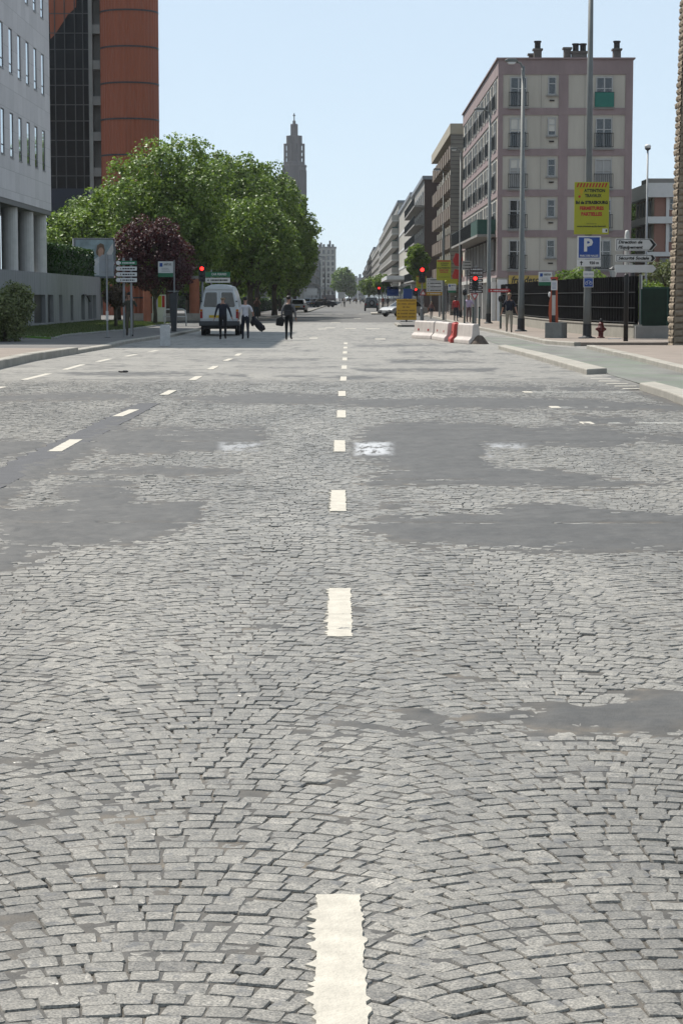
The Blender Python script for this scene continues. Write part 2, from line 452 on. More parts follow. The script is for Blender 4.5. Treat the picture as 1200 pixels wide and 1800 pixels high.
def granite():
    m = bpy.data.materials.new('granite_setts'); m.use_nodes = True
    t = m.node_tree; L = t.links; b = t.nodes['Principled BSDF']
    b.inputs['Roughness'].default_value = 0.48; b.inputs['Specular IOR Level'].default_value = 0.6
    tc = _n(t, 'ShaderNodeTexCoord')
    at = _n(t, 'ShaderNodeAttribute', attribute_name='tone')
    rp = _n(t, 'ShaderNodeValToRGB')
    e = rp.color_ramp.elements
    e[0].position, e[0].color = 0.05, (0.09771, 0.08957, 0.0778, 1); e[1].position, e[1].color = 0.95, (0.1854, 0.171, 0.1475, 1)
    q = e.new(0.5); q.color = (0.1429, 0.1321, 0.114, 1)
    L.new(at.outputs['Fac'], rp.inputs[0])
    g = _n(t, 'ShaderNodeTexNoise'); g.inputs['Scale'].default_value = 150; g.inputs['Detail'].default_value = 3; L.new(tc.outputs['Object'], g.inputs[0])
    g2 = _n(t, 'ShaderNodeTexNoise'); g2.inputs['Scale'].default_value = 28; g2.inputs['Detail'].default_value = 5; L.new(tc.outputs['Object'], g2.inputs[0])
    g3 = _n(t, 'ShaderNodeTexNoise'); g3.inputs['Scale'].default_value = 1.1; g3.inputs['Detail'].default_value = 6
    m3 = _n(t, 'ShaderNodeMapping'); m3.inputs['Scale'].default_value = (1, .22, 1); L.new(tc.outputs['Object'], m3.inputs[0]); L.new(m3.outputs[0], g3.inputs[0])
    cur = rp.outputs[0]
    for nz, lo, hi in ((g, .38, 1.72), (g2, .75, 1.25), (g3, .74, 1.24)):
        mr = _n(t, 'ShaderNodeMapRange'); mr.inputs[1].default_value = .3; mr.inputs[2].default_value = .7
        mr.inputs[3].default_value = lo; mr.inputs[4].default_value = hi; L.new(nz.outputs[0], mr.inputs[0])
        mx = _n(t, 'ShaderNodeMix', data_type='RGBA', blend_type='MULTIPLY'); mx.inputs[0].default_value = 1
        L.new(cur, mx.inputs[6]); L.new(mr.outputs[0], mx.inputs[7]); cur = mx.outputs[2]
    # worn smears of bitumen on some stones
    sm = _n(t, 'ShaderNodeMapRange'); sm.inputs[1].default_value = .6; sm.inputs[2].default_value = .66; sm.inputs[3].default_value = 0; sm.inputs[4].default_value = .55
    g4 = _n(t, 'ShaderNodeTexNoise'); g4.inputs['Scale'].default_value = 13; g4.inputs['Detail'].default_value = 4; L.new(tc.outputs['Object'], g4.inputs[0]); L.new(g4.outputs[0], sm.inputs[0])
    mx = _n(t, 'ShaderNodeMix', data_type='RGBA'); L.new(sm.outputs[0], mx.inputs[0]); L.new(cur, mx.inputs[6]); mx.inputs[7].default_value = (.06, .06, .063, 1)
    L.new(mx.outputs[2], b.inputs['Base Color'])
    ad = _n(t, 'ShaderNodeMath', operation='ADD'); mu = _n(t, 'ShaderNodeMath', operation='MULTIPLY'); mu.inputs[1].default_value = 0.35
    L.new(g.outputs[0], mu.inputs[0]); L.new(mu.outputs[0], ad.inputs[0]); L.new(g2.outputs[0], ad.inputs[1])
    bp = _n(t, 'ShaderNodeBump'); bp.inputs['Strength'].default_value = 0.55; bp.inputs['Distance'].default_value = 0.006
    L.new(ad.outputs[0], bp.inputs['Height']); L.new(bp.outputs[0], b.inputs['Normal'])
    return m
K['granite'] = granite()
near = cy < 15
parts = []
road = tag(link('road', None), 'grey granite sett roadway laid in arcs with dark asphalt repairs', None, None, 'structure')
for sel, det in ((near, True), (~near, False)):
    me = setts_mesh(sel, det); me.materials.append(K['granite'])
    link('setts', me, road)

# joint filler and asphalt: one relief sheet that drowns the setts where the road was patched
SHEET_FAR = 146.0
def filler():
    ys = [3.2]
    while ys[-1] < SHEET_FAR:
        ys.append(ys[-1] + max(0.022, 0.0026 * ys[-1] if ys[-1] < 60 else 0.006 * ys[-1]))
    ys = np.array(ys); nx = 420
    hw = np.where(ys < 60, half_width(ys), 12.0)
    t = np.linspace(-1, 1, nx)
    X = t[None] * np.maximum(hw, 1)[:, None] ; Y = np.broadcast_to(ys[:, None], X.shape)
    X = np.clip(X, -8.9, 9.6)
    a = asphalt_at(X.ravel(), Y.ravel()).reshape(X.shape)
    smear = np.clip((vnoise(X * 2.3, Y * 2.3, 15) * .6 + vnoise(X * 9, Y * 9, 16) * .4 - .63) / .08, 0, 1)
    low = -0.0058 + 0.006 * (vnoise(X * 1.3, Y * 1.3, 5) - .5) + 0.012 * (vnoise(X * 7, Y * 7, 6) - .5) + .0055 * smear
    low = np.minimum(low, -.003) + 0.003 * (vnoise(X * 40, Y * 40, 7) - .5)
    Z = low + a * 0.0165 + 0.002 * (vnoise(X * 3, Y * 3, 9) - .5) * a
    far = np.clip((Y - 40) / 5.5, 0, 1)
    Z = Z * (1 - far) + far * (0.0035 + 0.002 * vnoise(X * 4, Y * 2, 11))
    V = np.stack([X, Y, Z], -1).reshape(-1, 3)
    i = np.arange(len(ys) - 1)[:, None] * nx + np.arange(nx - 1)[None]
    F = np.stack([i, i + 1, i + nx + 1, i + nx], -1).reshape(-1, 4)
    me = mesh_np('joint_filler', V, F, smooth=True)
    st = far
    for nm, arr in (('asphalt', np.maximum(np.clip((a - .3) / .35, 0, 1), smear * .7)), ('stone', st)):
        me.attributes.new(nm, 'FLOAT', 'POINT').data.foreach_set('value', arr.ravel().astype(np.float32))
    # worn white stencils
    u, v = to_px(X.ravel(), Y.ravel())
    pt = np.zeros(len(u))
    for x0, y0, x1, y1, st_ in ((618, 777, 696, 803, .8), (380, 777, 470, 801, .45), (850, 779, 930, 806, .5)):
        e = np.minimum(np.minimum((u - x0) / 14, (x1 - u) / 25), np.minimum((v - y0) / 5, (y1 - v) / 5))
        pt = np.maximum(pt, np.clip(e, 0, 1) * st_)
    me.attributes.new('paint', 'FLOAT', 'POINT').data.foreach_set('value', pt.astype(np.float32))
    return me
def filler_mat():
    m = bpy.data.materials.new('joint_filler_and_asphalt'); m.use_nodes = True
    t = m.node_tree; L = t.links; b = t.nodes['Principled BSDF']
    b.inputs['Roughness'].default_value = 0.62; b.inputs['Specular IOR Level'].default_value = 0.4
    tc = _n(t, 'ShaderNodeTexCoord')
    def noise(s, d=5, r=.6):
        n = _n(t, 'ShaderNodeTexNoise'); n.inputs['Scale'].default_value = s; n.inputs['Detail'].default_value = d; n.inputs['Roughness'].default_value = r
        L.new(tc.outputs['Object'], n.inputs[0]); return n
    def ramp(n, stops):
        r = _n(t, 'ShaderNodeValToRGB'); e = r.color_ramp.elements
        e[0].position, e[0].color = stops[0][0], (*stops[0][1], 1); e[1].position, e[1].color = stops[-1][0], (*stops[-1][1], 1)
        for p, c in stops[1:-1]: e.new(p).color = (*c, 1)
        L.new(n.outputs[0], r.inputs[0]); return r
    def mix(f, a_, b_, bt='MIX'):
        x = _n(t, 'ShaderNodeMix', data_type='RGBA', blend_type=bt)
        if isinstance(f, float): x.inputs[0].default_value = f
        else: L.new(f, x.inputs[0])
        L.new(a_, x.inputs[6]); L.new(b_, x.inputs[7]); return x.outputs[2]
    sand = ramp(noise(5, 6), [(.32, (0.0255, 0.0238, 0.02125)), (.55, (0.0595, 0.0527, 0.0442)), (.72, (0.119, 0.0952, 0.068))])
    asp = ramp(noise(1.6, 8, .7), [(.25, (0.03036, 0.0294, 0.02778)), (.5, (0.04522, 0.04328, 0.0407)), (.72, (0.06072, 0.05814, 0.05426))])
    agr = ramp(noise(190, 3), [(.3, (.6, .6, .6)), (.7, (1.4, 1.4, 1.4))])
    asp2 = mix(1.0, asp.outputs[0], agr.outputs[0], 'MULTIPLY')
    asp2 = mix(1.0, asp2, ramp(noise(11, 6, .7), [(.3, (.78, .78, .78)), (.7, (1.25, 1.24, 1.22))]).outputs[0], 'MULTIPLY')
    # setts far away: their mean tone broken up by rows and joints
    mp = _n(t, 'ShaderNodeMapping'); mp.inputs['Scale'].default_value = (10, 3.2, 1); L.new(tc.outputs['Object'], mp.inputs[0])
    n1 = noise(1.0, 6, .7); L.new(mp.outputs[0], n1.inputs[0])
    st = ramp(n1, [(.3, (0.1209, 0.1139, 0.1014)), (.5, (0.1677, 0.1576, 0.1412)), (.7, (0.2067, 0.195, 0.1747))])
    n2 = ramp(noise(.35, 5), [(.3, (.86, .86, .86)), (.7, (1.12, 1.12, 1.1))])
    st2 = mix(1.0, st.outputs[0], n2.outputs[0], 'MULTIPLY')
    aA = _n(t, 'ShaderNodeAttribute', attribute_name='asphalt'); aS = _n(t, 'ShaderNodeAttribute', attribute_name='stone'); aP = _n(t, 'ShaderNodeAttribute', attribute_name='paint')
    c = mix(aS.outputs['Fac'], sand.outputs[0], st2)
    c = mix(aA.outputs['Fac'], c, asp2)
    wn = _n(t, 'ShaderNodeMapRange'); wn.inputs[1].default_value = .42; wn.inputs[2].default_value = .52; wn.inputs[3].default_value = 0; wn.inputs[4].default_value = .8
    mpp = _n(t, 'ShaderNodeMapping'); mpp.inputs['Scale'].default_value = (7, 1.6, 1); L.new(tc.outputs['Object'], mpp.inputs[0])
    nw = noise(1.2, 7, .75); L.new(mpp.outputs[0], nw.inputs[0]); L.new(nw.outputs[0], wn.inputs[0])
    mm = _n(t, 'ShaderNodeMath', operation='MULTIPLY'); L.new(wn.outputs[0], mm.inputs[0]); L.new(aP.outputs['Fac'], mm.inputs[1])
    wc = _n(t, 'ShaderNodeRGB'); wc.outputs[0].default_value = (.5, .51, .53, 1)
    c = mix(mm.outputs[0], c, wc.outputs[0])
    L.new(c, b.inputs['Base Color'])
    bp = _n(t, 'ShaderNodeBump'); bp.inputs['Strength'].default_value = .4; bp.inputs['Distance'].default_value = .006
    bn = noise(120, 4); L.new(bn.outputs[0], bp.inputs['Height']); L.new(bp.outputs[0], b.inputs['Normal'])
    return m
K['filler'] = filler_mat()
me = filler(); me.materials.append(K['filler']); link('joint_filler', me, road)

# ground to the horizon, far carriageway, side street
K['asphalt'] = M('asphalt', (0.12, 0.118, 0.114), 0.85, 0, 0.2, 0.25, bump=0.3, bscale=60, stretch=(3, .6, 1))
K['ground'] = M('ground_asphalt', (0.11, 0.11, 0.108), 0.9, 0, 0.2, 0.05)
tag(MB().add([(-3000, -60, -.07), (3000, -60, -.07), (3000, 6000, -.07), (-3000, 6000, -.07)], [(0, 1, 2, 3)]).build('ground', K['ground']), 'flat asphalt ground running to the horizon', None, None, 'structure')
tag(MB().add([(-9, 146.2, .004), (7.2, 146.2, .004), (8.6, 1500, .004), (-9, 1500, .004)], [(0, 1, 2, 3)]).build('far_road', K['asphalt']), 'darker asphalt carriageway running on to the far end of the boulevard', None, None, 'structure')
tag(MB().add([(-60, 121, .0), (-8.9, 121, .0), (-8.9, 146, .0), (-60, 146, .0)], [(0, 1, 2, 3)]).build('side_street', K['asphalt']), 'asphalt side street opening on the left', None, None, 'structure')

# painted markings: thick worn plastic with ragged edges
K['paint'] = M('road_paint', (0.54, 0.50, 0.425), 0.7, 0, 0.17, 9, bump=0.3, bscale=80)
K['paint_worn'] = M('road_paint_worn', (0.55, 0.54, 0.50), 0.8, 0, 0.3, 3)
def marking(corners, rag=0.02, z=0.0062, label=None, m='paint', n=26):
    pts = []
    cs = [Vector((c[0], c[1], 0)) for c in corners]
    for i in range(len(cs)):
        a, b = cs[i], cs[(i + 1) % len(cs)]
        d = b - a; nrm = Vector((d.y, -d.x, 0)).normalized()
        kk = max(2, int(d.length / 0.022)) if rag > .006 else 3
        kk = min(kk, 90)
        for j in range(kk):
            t = j / kk
            r = rag * ((random.random() ** 4) * 1.8 * (1 if i == 3 else .45) - .12 + .22 * math.sin(j * .37 + i * 2) * math.sin(j * .11 + i))
            pts.append(a + d * t + nrm * (r if 0 < j else 0))
    mb = MB().prism([(q.x, q.y) for q in pts], 'z', -0.004, z)
    return tag(mb.build('road_marking', K[m]), label, None, None, 'structure')
a, b = G(-80, 882), G(263, 709.5)
K['bitumen'] = M('bitumen_strip', (0.06, 0.06, 0.066), .7, 0, .3, 3, bump=.4, bscale=60)
marking([(a.x - .2, a.y), (a.x + .2, a.y), (b.x + .17, b.y), (b.x - .17, b.y)], .05, .0075, 'dark bitumen strip under the broken line on the left lane', 'bitumen')
def dash(xa, xb, wid, y0, y1, rag, label, m='paint', z=.0062):
    return marking([(xa - wid / 2, y0), (xa + wid / 2, y0), (xb + wid / 2, y1), (xb - wid / 2, y1)], rag, z, label=label, m=m)
for i, (pb, pt_, yb, yt) in enumerate([(601, 595, 1880, 1575), (597, 597, 1120, 1035), (594.5, 594.5, 900, 863), (597, 597, 795, 775), (600, 600, 735, 722), (601, 601, 697, 688), (603, 604, 670, 662.5), (604.5, 605, 649, 643), (605.5, 606, 634, 629), (606, 606.5, 622, 618), (606.7, 607, 613, 610), (607.3, 607.5, 605.5, 602.5)]):
    a, b = G(pb, yb), G(pt_, yt)
    dash(a.x, b.x, 0.125, a.y, b.y, 0.017 if i < 3 else 0.008, 'cream dash of the broken centre line', z=.0055 if i < 2 else .0095)
for (pa, ya, pb, yb) in [(92, 795, 130, 774), (203, 733, 233, 721), (285, 695, 301, 687), (335, 669, 348, 662), (367, 650, 378, 644), (394, 635, 404, 631), (414, 626, 420, 622)]:
    a, b = G(pa, ya), G(pb, yb)
    dash(a.x + .03, b.x + .03, 0.15, a.y, b.y, 0.008, 'white dash of the broken line on the left lane', z=.0125)
for (pa, ya, pb, yb) in [(40, 668, 84, 657), (112, 650, 144, 641), (170, 636, 192, 631), (220, 626.5, 238, 623), (262, 618.5, 275, 616), (-40, 690, 5, 680)]:
    a, b = G(pa, ya), G(pb, yb)
    dash(a.x + .03, b.x + .03, 0.15, a.y, b.y, 0.008, 'white dash of the line along the left kerb')
for (px_, py_) in [(925, 689.5), (972, 716), (1028, 744)]:
    a = G(px_, py_)
    marking([(a.x, a.y - .06), (5.3, a.y - .06), (5.3, a.y + .06), (a.x, a.y + .06)], .02, label='thin white parking bay line across the right side', m='paint_worn', z=.0042)
    marking([(a.x - .06, a.y - .28), (a.x + .1, a.y - .28), (a.x + .1, a.y + .28), (a.x - .06, a.y + .28)], .012, label='short white end of a parking bay line')
for k in range(6):
    a = G(1040 + k * 14.5, 661.5 + k * 4.4)
    marking([(a.x - .2, a.y - .12), (a.x + .22, a.y - .12), (a.x + .22, a.y + .12), (a.x - .2, a.y + .12)], .01, label='white square of the cycle crossing by the kerb')
for (px_, py_, wpx) in [(566, 578.5, 14), (580, 576.5, 17), (616, 577.5, 19), (655, 578, 24), (551, 594.5, 14), (668, 596, 18), (590, 567.2, 16), (640, 552, 18), (576, 552.5, 14), (596, 552.3, 14), (628, 560, 12)]:
    a, b = G(px_ - wpx / 2, py_), G(px_ + wpx / 2, py_)
    marking([(a.x, a.y - .9), (b.x, a.y - .9), (b.x, a.y + .9), (a.x, a.y + .9)], .01, label='white block of the pedestrian crossing')

# kerbs and pavements
K['pave_beige'] = M('pavement_beige', (0.26, 0.215, 0.18), 0.88, 0, 0.16, 0.8, bump=0.3, bscale=40)
K['pave_grey'] = M('pavement_asphalt', (0.15, 0.142, 0.135), 0.88, 0, 0.2, 0.6, bump=0.3, bscale=40)
K['cycle_green'] = M('cycle_lane', (0.175, 0.172, 0.158), 0.85, 0, 0.3, 0.5, bump=0.3, bscale=60, stretch=(2, .5, 1))
_t = K['cycle_green'].node_tree; _b = _t.nodes['Principled BSDF']; _src = _b.inputs['Base Color'].links[0].from_socket
_nz = _n(_t, 'ShaderNodeTexNoise'); _nz.inputs['Scale'].default_value = .35; _nz.inputs['Detail'].default_value = 7; _nz.inputs['Roughness'].default_value = .7
_t.links.new(_t.nodes['Texture Coordinate'].outputs['Object'], _nz.inputs[0])
_mr = _n(_t, 'ShaderNodeMapRange'); _mr.inputs[1].default_value = .46; _mr.inputs[2].default_value = .66; _mr.inputs[4].default_value = .6; _t.links.new(_nz.outputs[0], _mr.inputs[0])
_mx = _n(_t, 'ShaderNodeMix', data_type='RGBA'); _mx.inputs[7].default_value = (.085, .125, .075, 1)
_t.links.new(_mr.outputs[0], _mx.inputs[0]); _t.links.new(_src, _mx.inputs[6]); _t.links.new(_mx.outputs[2], _b.inputs['Base Color'])
def pavement(name, poly, m, label, z=0.13):
    return tag(MB().prism(poly, 'z', -0.06, z).build(name, m), label, None, None, 'structure')
def kerb(pts, wid=0.2, h=0.15, label='stone kerb', bottom=-.05, side=1, m='kerb'):
    """a run of kerb stones along pts (the roadway face), body to the given side"""
    mb = MB()
    pts = [Vector((q[0], q[1], 0)) for q in pts]
    for a, b in zip(pts[:-1], pts[1:]):
        d = b - a; n = max(1, round(d.length / 1.4)); u = d.normalized(); nr = Vector((-u.y, u.x, 0)) * side
        for k in range(n):
            q0, q1 = a + d * (k / n) + u * .006, a + d * ((k + 1) / n) - u * .006
            hh = h + random.uniform(-.006, .006); e = .02
            poly = [(0, bottom), (0, hh - e), (e, hh), (wid, hh), (wid, bottom)]
            vs = [q0 + nr * x + Vector((0, 0, z)) for x, z in poly] + [q1 + nr * x + Vector((0, 0, z)) for x, z in poly]
            fs = [(0, 1, 2, 3, 4), (9, 8, 7, 6, 5)] + [(i, 5 + i, 5 + (i + 1) % 5, (i + 1) % 5) for i in range(5)]
            if side < 0: fs = [f[::-1] for f in fs]
            mb.add(vs, [f[::-1] for f in fs])
    return tag(mb.build('kerb', K[m]), label, None, None, 'structure')
g = lambda a, b: (G(a, b).x, G(a, b).y)
left_edge = [(-8.6, 20), g(-90, 675), g(0, 649), g(60, 635), g(138, 622)]
left_drop = [g(138, 622), g(200, 611), g(222, 604.5), g(300, 593), g(352, 582)]
kerb(left_edge, .3, .21, 'tall stone kerb on the near left')
kerb(left_drop, .3, .12, 'kerb running round towards the white van')
inset = lambda pts, d: [(x - d, y) for x, y in pts]
pavement('left_pavement', inset(left_edge, .305) + [(left_edge[-1][0] - .32, left_edge[-1][1] + 2), (-40, left_edge[-1][1] + 2), (-40, 20)], K['pave_beige'], 'beige pavement on the near left')
ld = left_drop
pavement('left_corner_pavement', [(left_edge[-1][0] - .32, ld[0][1] + 2.004)] + inset(ld[1:], .305) + [(ld[-1][0] - .3, 119.5), (-40, 119.5), (-40, ld[0][1] + 2.004)], K['pave_grey'], 'dark pavement along the grass on the left', .117)
kerb([(-8.6, 147), (-6.3, 166), (-6.1, 228), (-4.6, 243), (-4.4, 400), (-4.6, 900)], .3, .14, 'kerb along the trees on the far left')
pavement('far_left_pavement', [(-8.91, 147), (-6.61, 166), (-6.41, 228), (-4.91, 243), (-4.71, 400), (-4.91, 900), (-60, 900), (-60, 147)], K['pave_grey'], 'pavement under the plane trees on the left', .12)
# right side: separators, cycle lane, pavements
def island(px_left, px_right, label):
    a = [g(*q) for q in px_left]; b = [g(*q) for q in px_right]
    return tag(MB().prism(a + b[::-1], 'z', -.05, .13).build('traffic_island', K['kerb'], bevel=.025), label, 'traffic island')
island([(1030, 659), (940, 632), (875, 614)], [(1066, 657), (965, 630), (888, 612.5)], 'long low kerb island between the setts and the green cycle lane, its near end blunt')
island([(1240, 729), (1170, 700), (1123, 685)], [(1300, 728), (1205, 698), (1150, 682.5)], 'low kerb island running out of frame on the right beside the cycle lane')
cyc = MB().add([(5.75, 20, .012), (7.72, 20, .012), (7.9, 70, .012), (6.95, 76, .012), (6.95, 90, .012), (5.6, 92, .012), (5.3, 72, .012), (5.75, 47, .012)], [(0, 1, 2, 3, 4, 5, 6, 7)])
tag(cyc.build('cycle_lane', K['cycle_green']), 'worn green cycle lane on the right', None, None, 'structure')
near_edge = [(7.72, 20), g(1260, 672), g(1200, 657), g(1110, 633), g(1030, 614)]
kerb(near_edge, .25, .14, 'pale kerb of the near right pavement', side=-1)
pavement('right_pavement', [(x + .256, y) for x, y in near_edge] + [(60, near_edge[-1][1]), (60, 20)], K['pave_beige'], 'beige pavement on the near right', .135)
far_edge = [(7.9, 75.0), (7.2, 78.5), g(895, 591), g(830, 577.5), (6.9, 140), (7.1, 200), (7.6, 400), (8.2, 900)]
kerb(far_edge, .25, .14, 'pale kerb of the far right pavement', side=-1)
pavement('far_right_pavement', [(x + .256, y) for x, y in far_edge] + [(60, 900), (60, 75.0)], K['pave_beige'], 'beige pavement beyond the driveway on the right', .135)
tag(MB().add([(8.0, 71.9, .0), (60, 71.9, .0), (60, 75, .0), (8.0, 75, .0)], [(0, 1, 2, 3)]).build('driveway', K['pave_grey']), 'driveway crossing the right pavement', None, None, 'structure')
for yy in (72.4, 74.3):
    marking([(8.6, yy), (11.4, yy), (11.4, yy + .25), (8.6, yy + .25)], .01, z=.012, label='white line across the driveway')
kerb([(1.9 + .95, 124), (2.5 + .4, 136)], .25, .13, 'kerb of the small island by the yellow board', side=-1)
pavement('right_island', [(3.11, 124), (5.2, 124), (5.2, 136), (3.16, 136)], K['pave_grey'], 'small traffic island by the yellow board', .12)
pavement('far_island', [(2.3, 214), (4.1, 214), (4.1, 232), (2.4, 232)], K['kerb'], 'small kerb island in the far carriageway', .13)
# ------------------------------------------------------------------ BUILDINGS
K['mauve'] = M('mauve_render', (0.325, 0.248, 0.246), 0.85, 0, 0.14, 0.9, stretch=(1, 1, .3), bump=0.2, bscale=30)
K['cream'] = M('cream_panels', (0.55, 0.51, 0.44), 0.85, 0, 0.14, 0.9, bump=0.15, bscale=20, stretch=(1, 1, .12))
K['frame_white'] = M('white_window_frame', (0.46, 0.46, 0.45), 0.5, 0, 0.06)
K['curtain'] = M('net_curtain', (0.42, 0.42, 0.41), 0.9, 0, 0.1, 8, stretch=(6, 6, .3))
K['shutter_white'] = M('white_blind', (0.66, 0.64, 0.58), 0.7, 0, 0.06)
K['rail_dark'] = M('dark_railing', (0.03, 0.034, 0.036), 0.5, 0.2, 0.2)
K['rail_green'] = M('green_screen', (0.02, 0.075, 0.06), 0.7, 0, 0.2)
K['teal'] = M('teal_screen', (0.015, 0.17, 0.13), 0.6, 0, 0.1)
K['chimney'] = M('sooty_render', (0.13, 0.12, 0.11), 0.9, 0, 0.3, 2, bump=.3)
K['pot'] = M('chimney_pot', (0.035, 0.03, 0.028), 0.8, 0, 0.3)
K['brown_conc'] = M('brown_concrete', (0.22, 0.175, 0.14), 0.85, 0, 0.15, 0.8, bump=.3, bscale=16)
K['beige_conc'] = M('beige_concrete', (0.44, 0.40, 0.32), 0.85, 0, 0.12, 0.6)
K['grey_conc'] = M('grey_concrete', (0.28, 0.272, 0.255), 0.85, 0, 0.15, 0.5)
K['pale_conc'] = M('pale_concrete', (0.43, 0.41, 0.365), 0.85, 0, 0.10, 0.3)
K['slat'] = brick_mat('ribbed_grey_boards', (0.25, 0.24, 0.22), (0.10, 0.095, 0.09), 4.0, 0.36, 0.045, 'XZ', joint_depth=.8)
K['cladding'] = brick_mat('pale_stone_cladding', (0.66, 0.635, 0.64), (0.32, 0.31, 0.31), 1.35, 0.98, 0.014, 'YZ', var=.07)
K['wall_conc'] = M('board_marked_concrete', (0.27, 0.27, 0.275), 0.9, 0, 0.22, 0.9, bump=.4, bscale=8, stretch=(1, 3, .35))
K['roof_grey'] = M('roof_zinc', (0.24, 0.26, 0.29), 0.5, 0.2, 0.12)
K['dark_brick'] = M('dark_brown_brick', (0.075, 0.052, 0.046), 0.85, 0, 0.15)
K['red_brick'] = brick_mat('red_brick', (0.26, 0.075, 0.045), (0.3, 0.24, 0.2), 0.22, 0.075, 0.012, 'XZ', offset=.5)
K['church'] = M('church_concrete', (0.115, 0.10, 0.097), 0.9, 0, 0.15, 0.12, stretch=(3, 3, .4))
K['grey_far'] = M('far_grey_wall', (0.30, 0.29, 0.28), 0.9, 0, 0.12, 0.1)
K['glass_dark'] = M('dark_curtain_glass', (0.006, 0.0055, 0.006), 0.12, 0, 0.1, spec=.12)
K['ribbed_orange'] = M('orange_ribbed_cladding', (0.31, 0.078, 0.03), 0.6, 0, 0.10, 0.8, stretch=(4, 4, .12))
K['navy'] = M('navy_panel', (0.006, 0.01, 0.028), 0.5, 0, 0.2)
K['soffit'] = M('soffit_grey', (0.2, 0.195, 0.19), 0.9, 0, 0.1)  # one even grey for the soffit and the core

_wcache = {}
WR = random.Random(11)
BLIND = [.28]
def window_data(w_, h_, leaves=2, kind='window', split=0.0, curtain=False, frame='frame_white', t=0.07):
    """frame data and pane data of a window that faces -y, its sill at z = 0, centred on x = 0"""
    key = (round(w_, 2), round(h_, 2), leaves, kind, split, curtain, frame)
    if key in _wcache: return _wcache[key]
    mb = MB(); f = 0.07
    mb.box(-w_ / 2, -t, 0, -w_ / 2 + f, 0.03, h_); mb.box(w_ / 2 - f, -t, 0, w_ / 2, 0.03, h_)
    mb.box(-w_ / 2 + f, -t, h_ - f, w_ / 2 - f, 0.03, h_); mb.box(-w_ / 2 + f, -t, 0, w_ / 2 - f, 0.03, f)
    for k in range(1, leaves):
        x = -w_ / 2 + w_ * k / leaves
        mb.box(x - .045, -t + .004, f, x + .045, 0.026, h_ - f)
    if split: mb.box(-w_ / 2 + f, -t + .008, split - .03, w_ / 2 - f, 0.022, split + .03)
    fr = mb.data('window', K[frame])
    pn = MB().box(-w_ / 2 + f, -.02, f, w_ / 2 - f, 0.0, h_ - f).data('pane', K['curtain'] if curtain else K['glass'])
    _wcache[key] = (fr, pn)
    return _wcache[key]
def put_window(parent, loc, rz, *a, **k):
    fr, pn = window_data(*a, **k)
    o = link('window', fr, parent, loc, rz)
    link('pane', pn, o)
    q = WR.random()
    if q < BLIND[0]:
        lo = a[1] * WR.choice((.25, .4, .55, .7)); w2 = a[0] / 2 - .08
        key = ('blind', round(w2, 2), round(lo, 2), round(a[1], 2))
        if key not in _wcache: _wcache[key] = MB().box(-w2, -.035, lo, w2, -.0205, a[1] - .075).data('blind', K['shutter_white'])
        link('blind', _wcache[key], o)
    return o
def railing_data(w_, h_=0.95, n=9, mat='rail_dark', name='railing'):
    key = ('rail', round(w_, 2), h_, n, mat)
    if key in _wcache: return _wcache[key]
    mb = MB()
    mb.box(-w_ / 2, -.02, h_ - .04, w_ / 2, .02, h_); mb.box(-w_ / 2, -.02, .06, w_ / 2, .02, .1)
    for i in range(n):
        x = -w_ / 2 + .02 + (w_ - .04) * i / (n - 1)
        mb.box(x - .012, -.012, .1, x + .012, .012, h_ - .04)
    _wcache[key] = mb.data(name, K[mat])
    return _wcache[key]

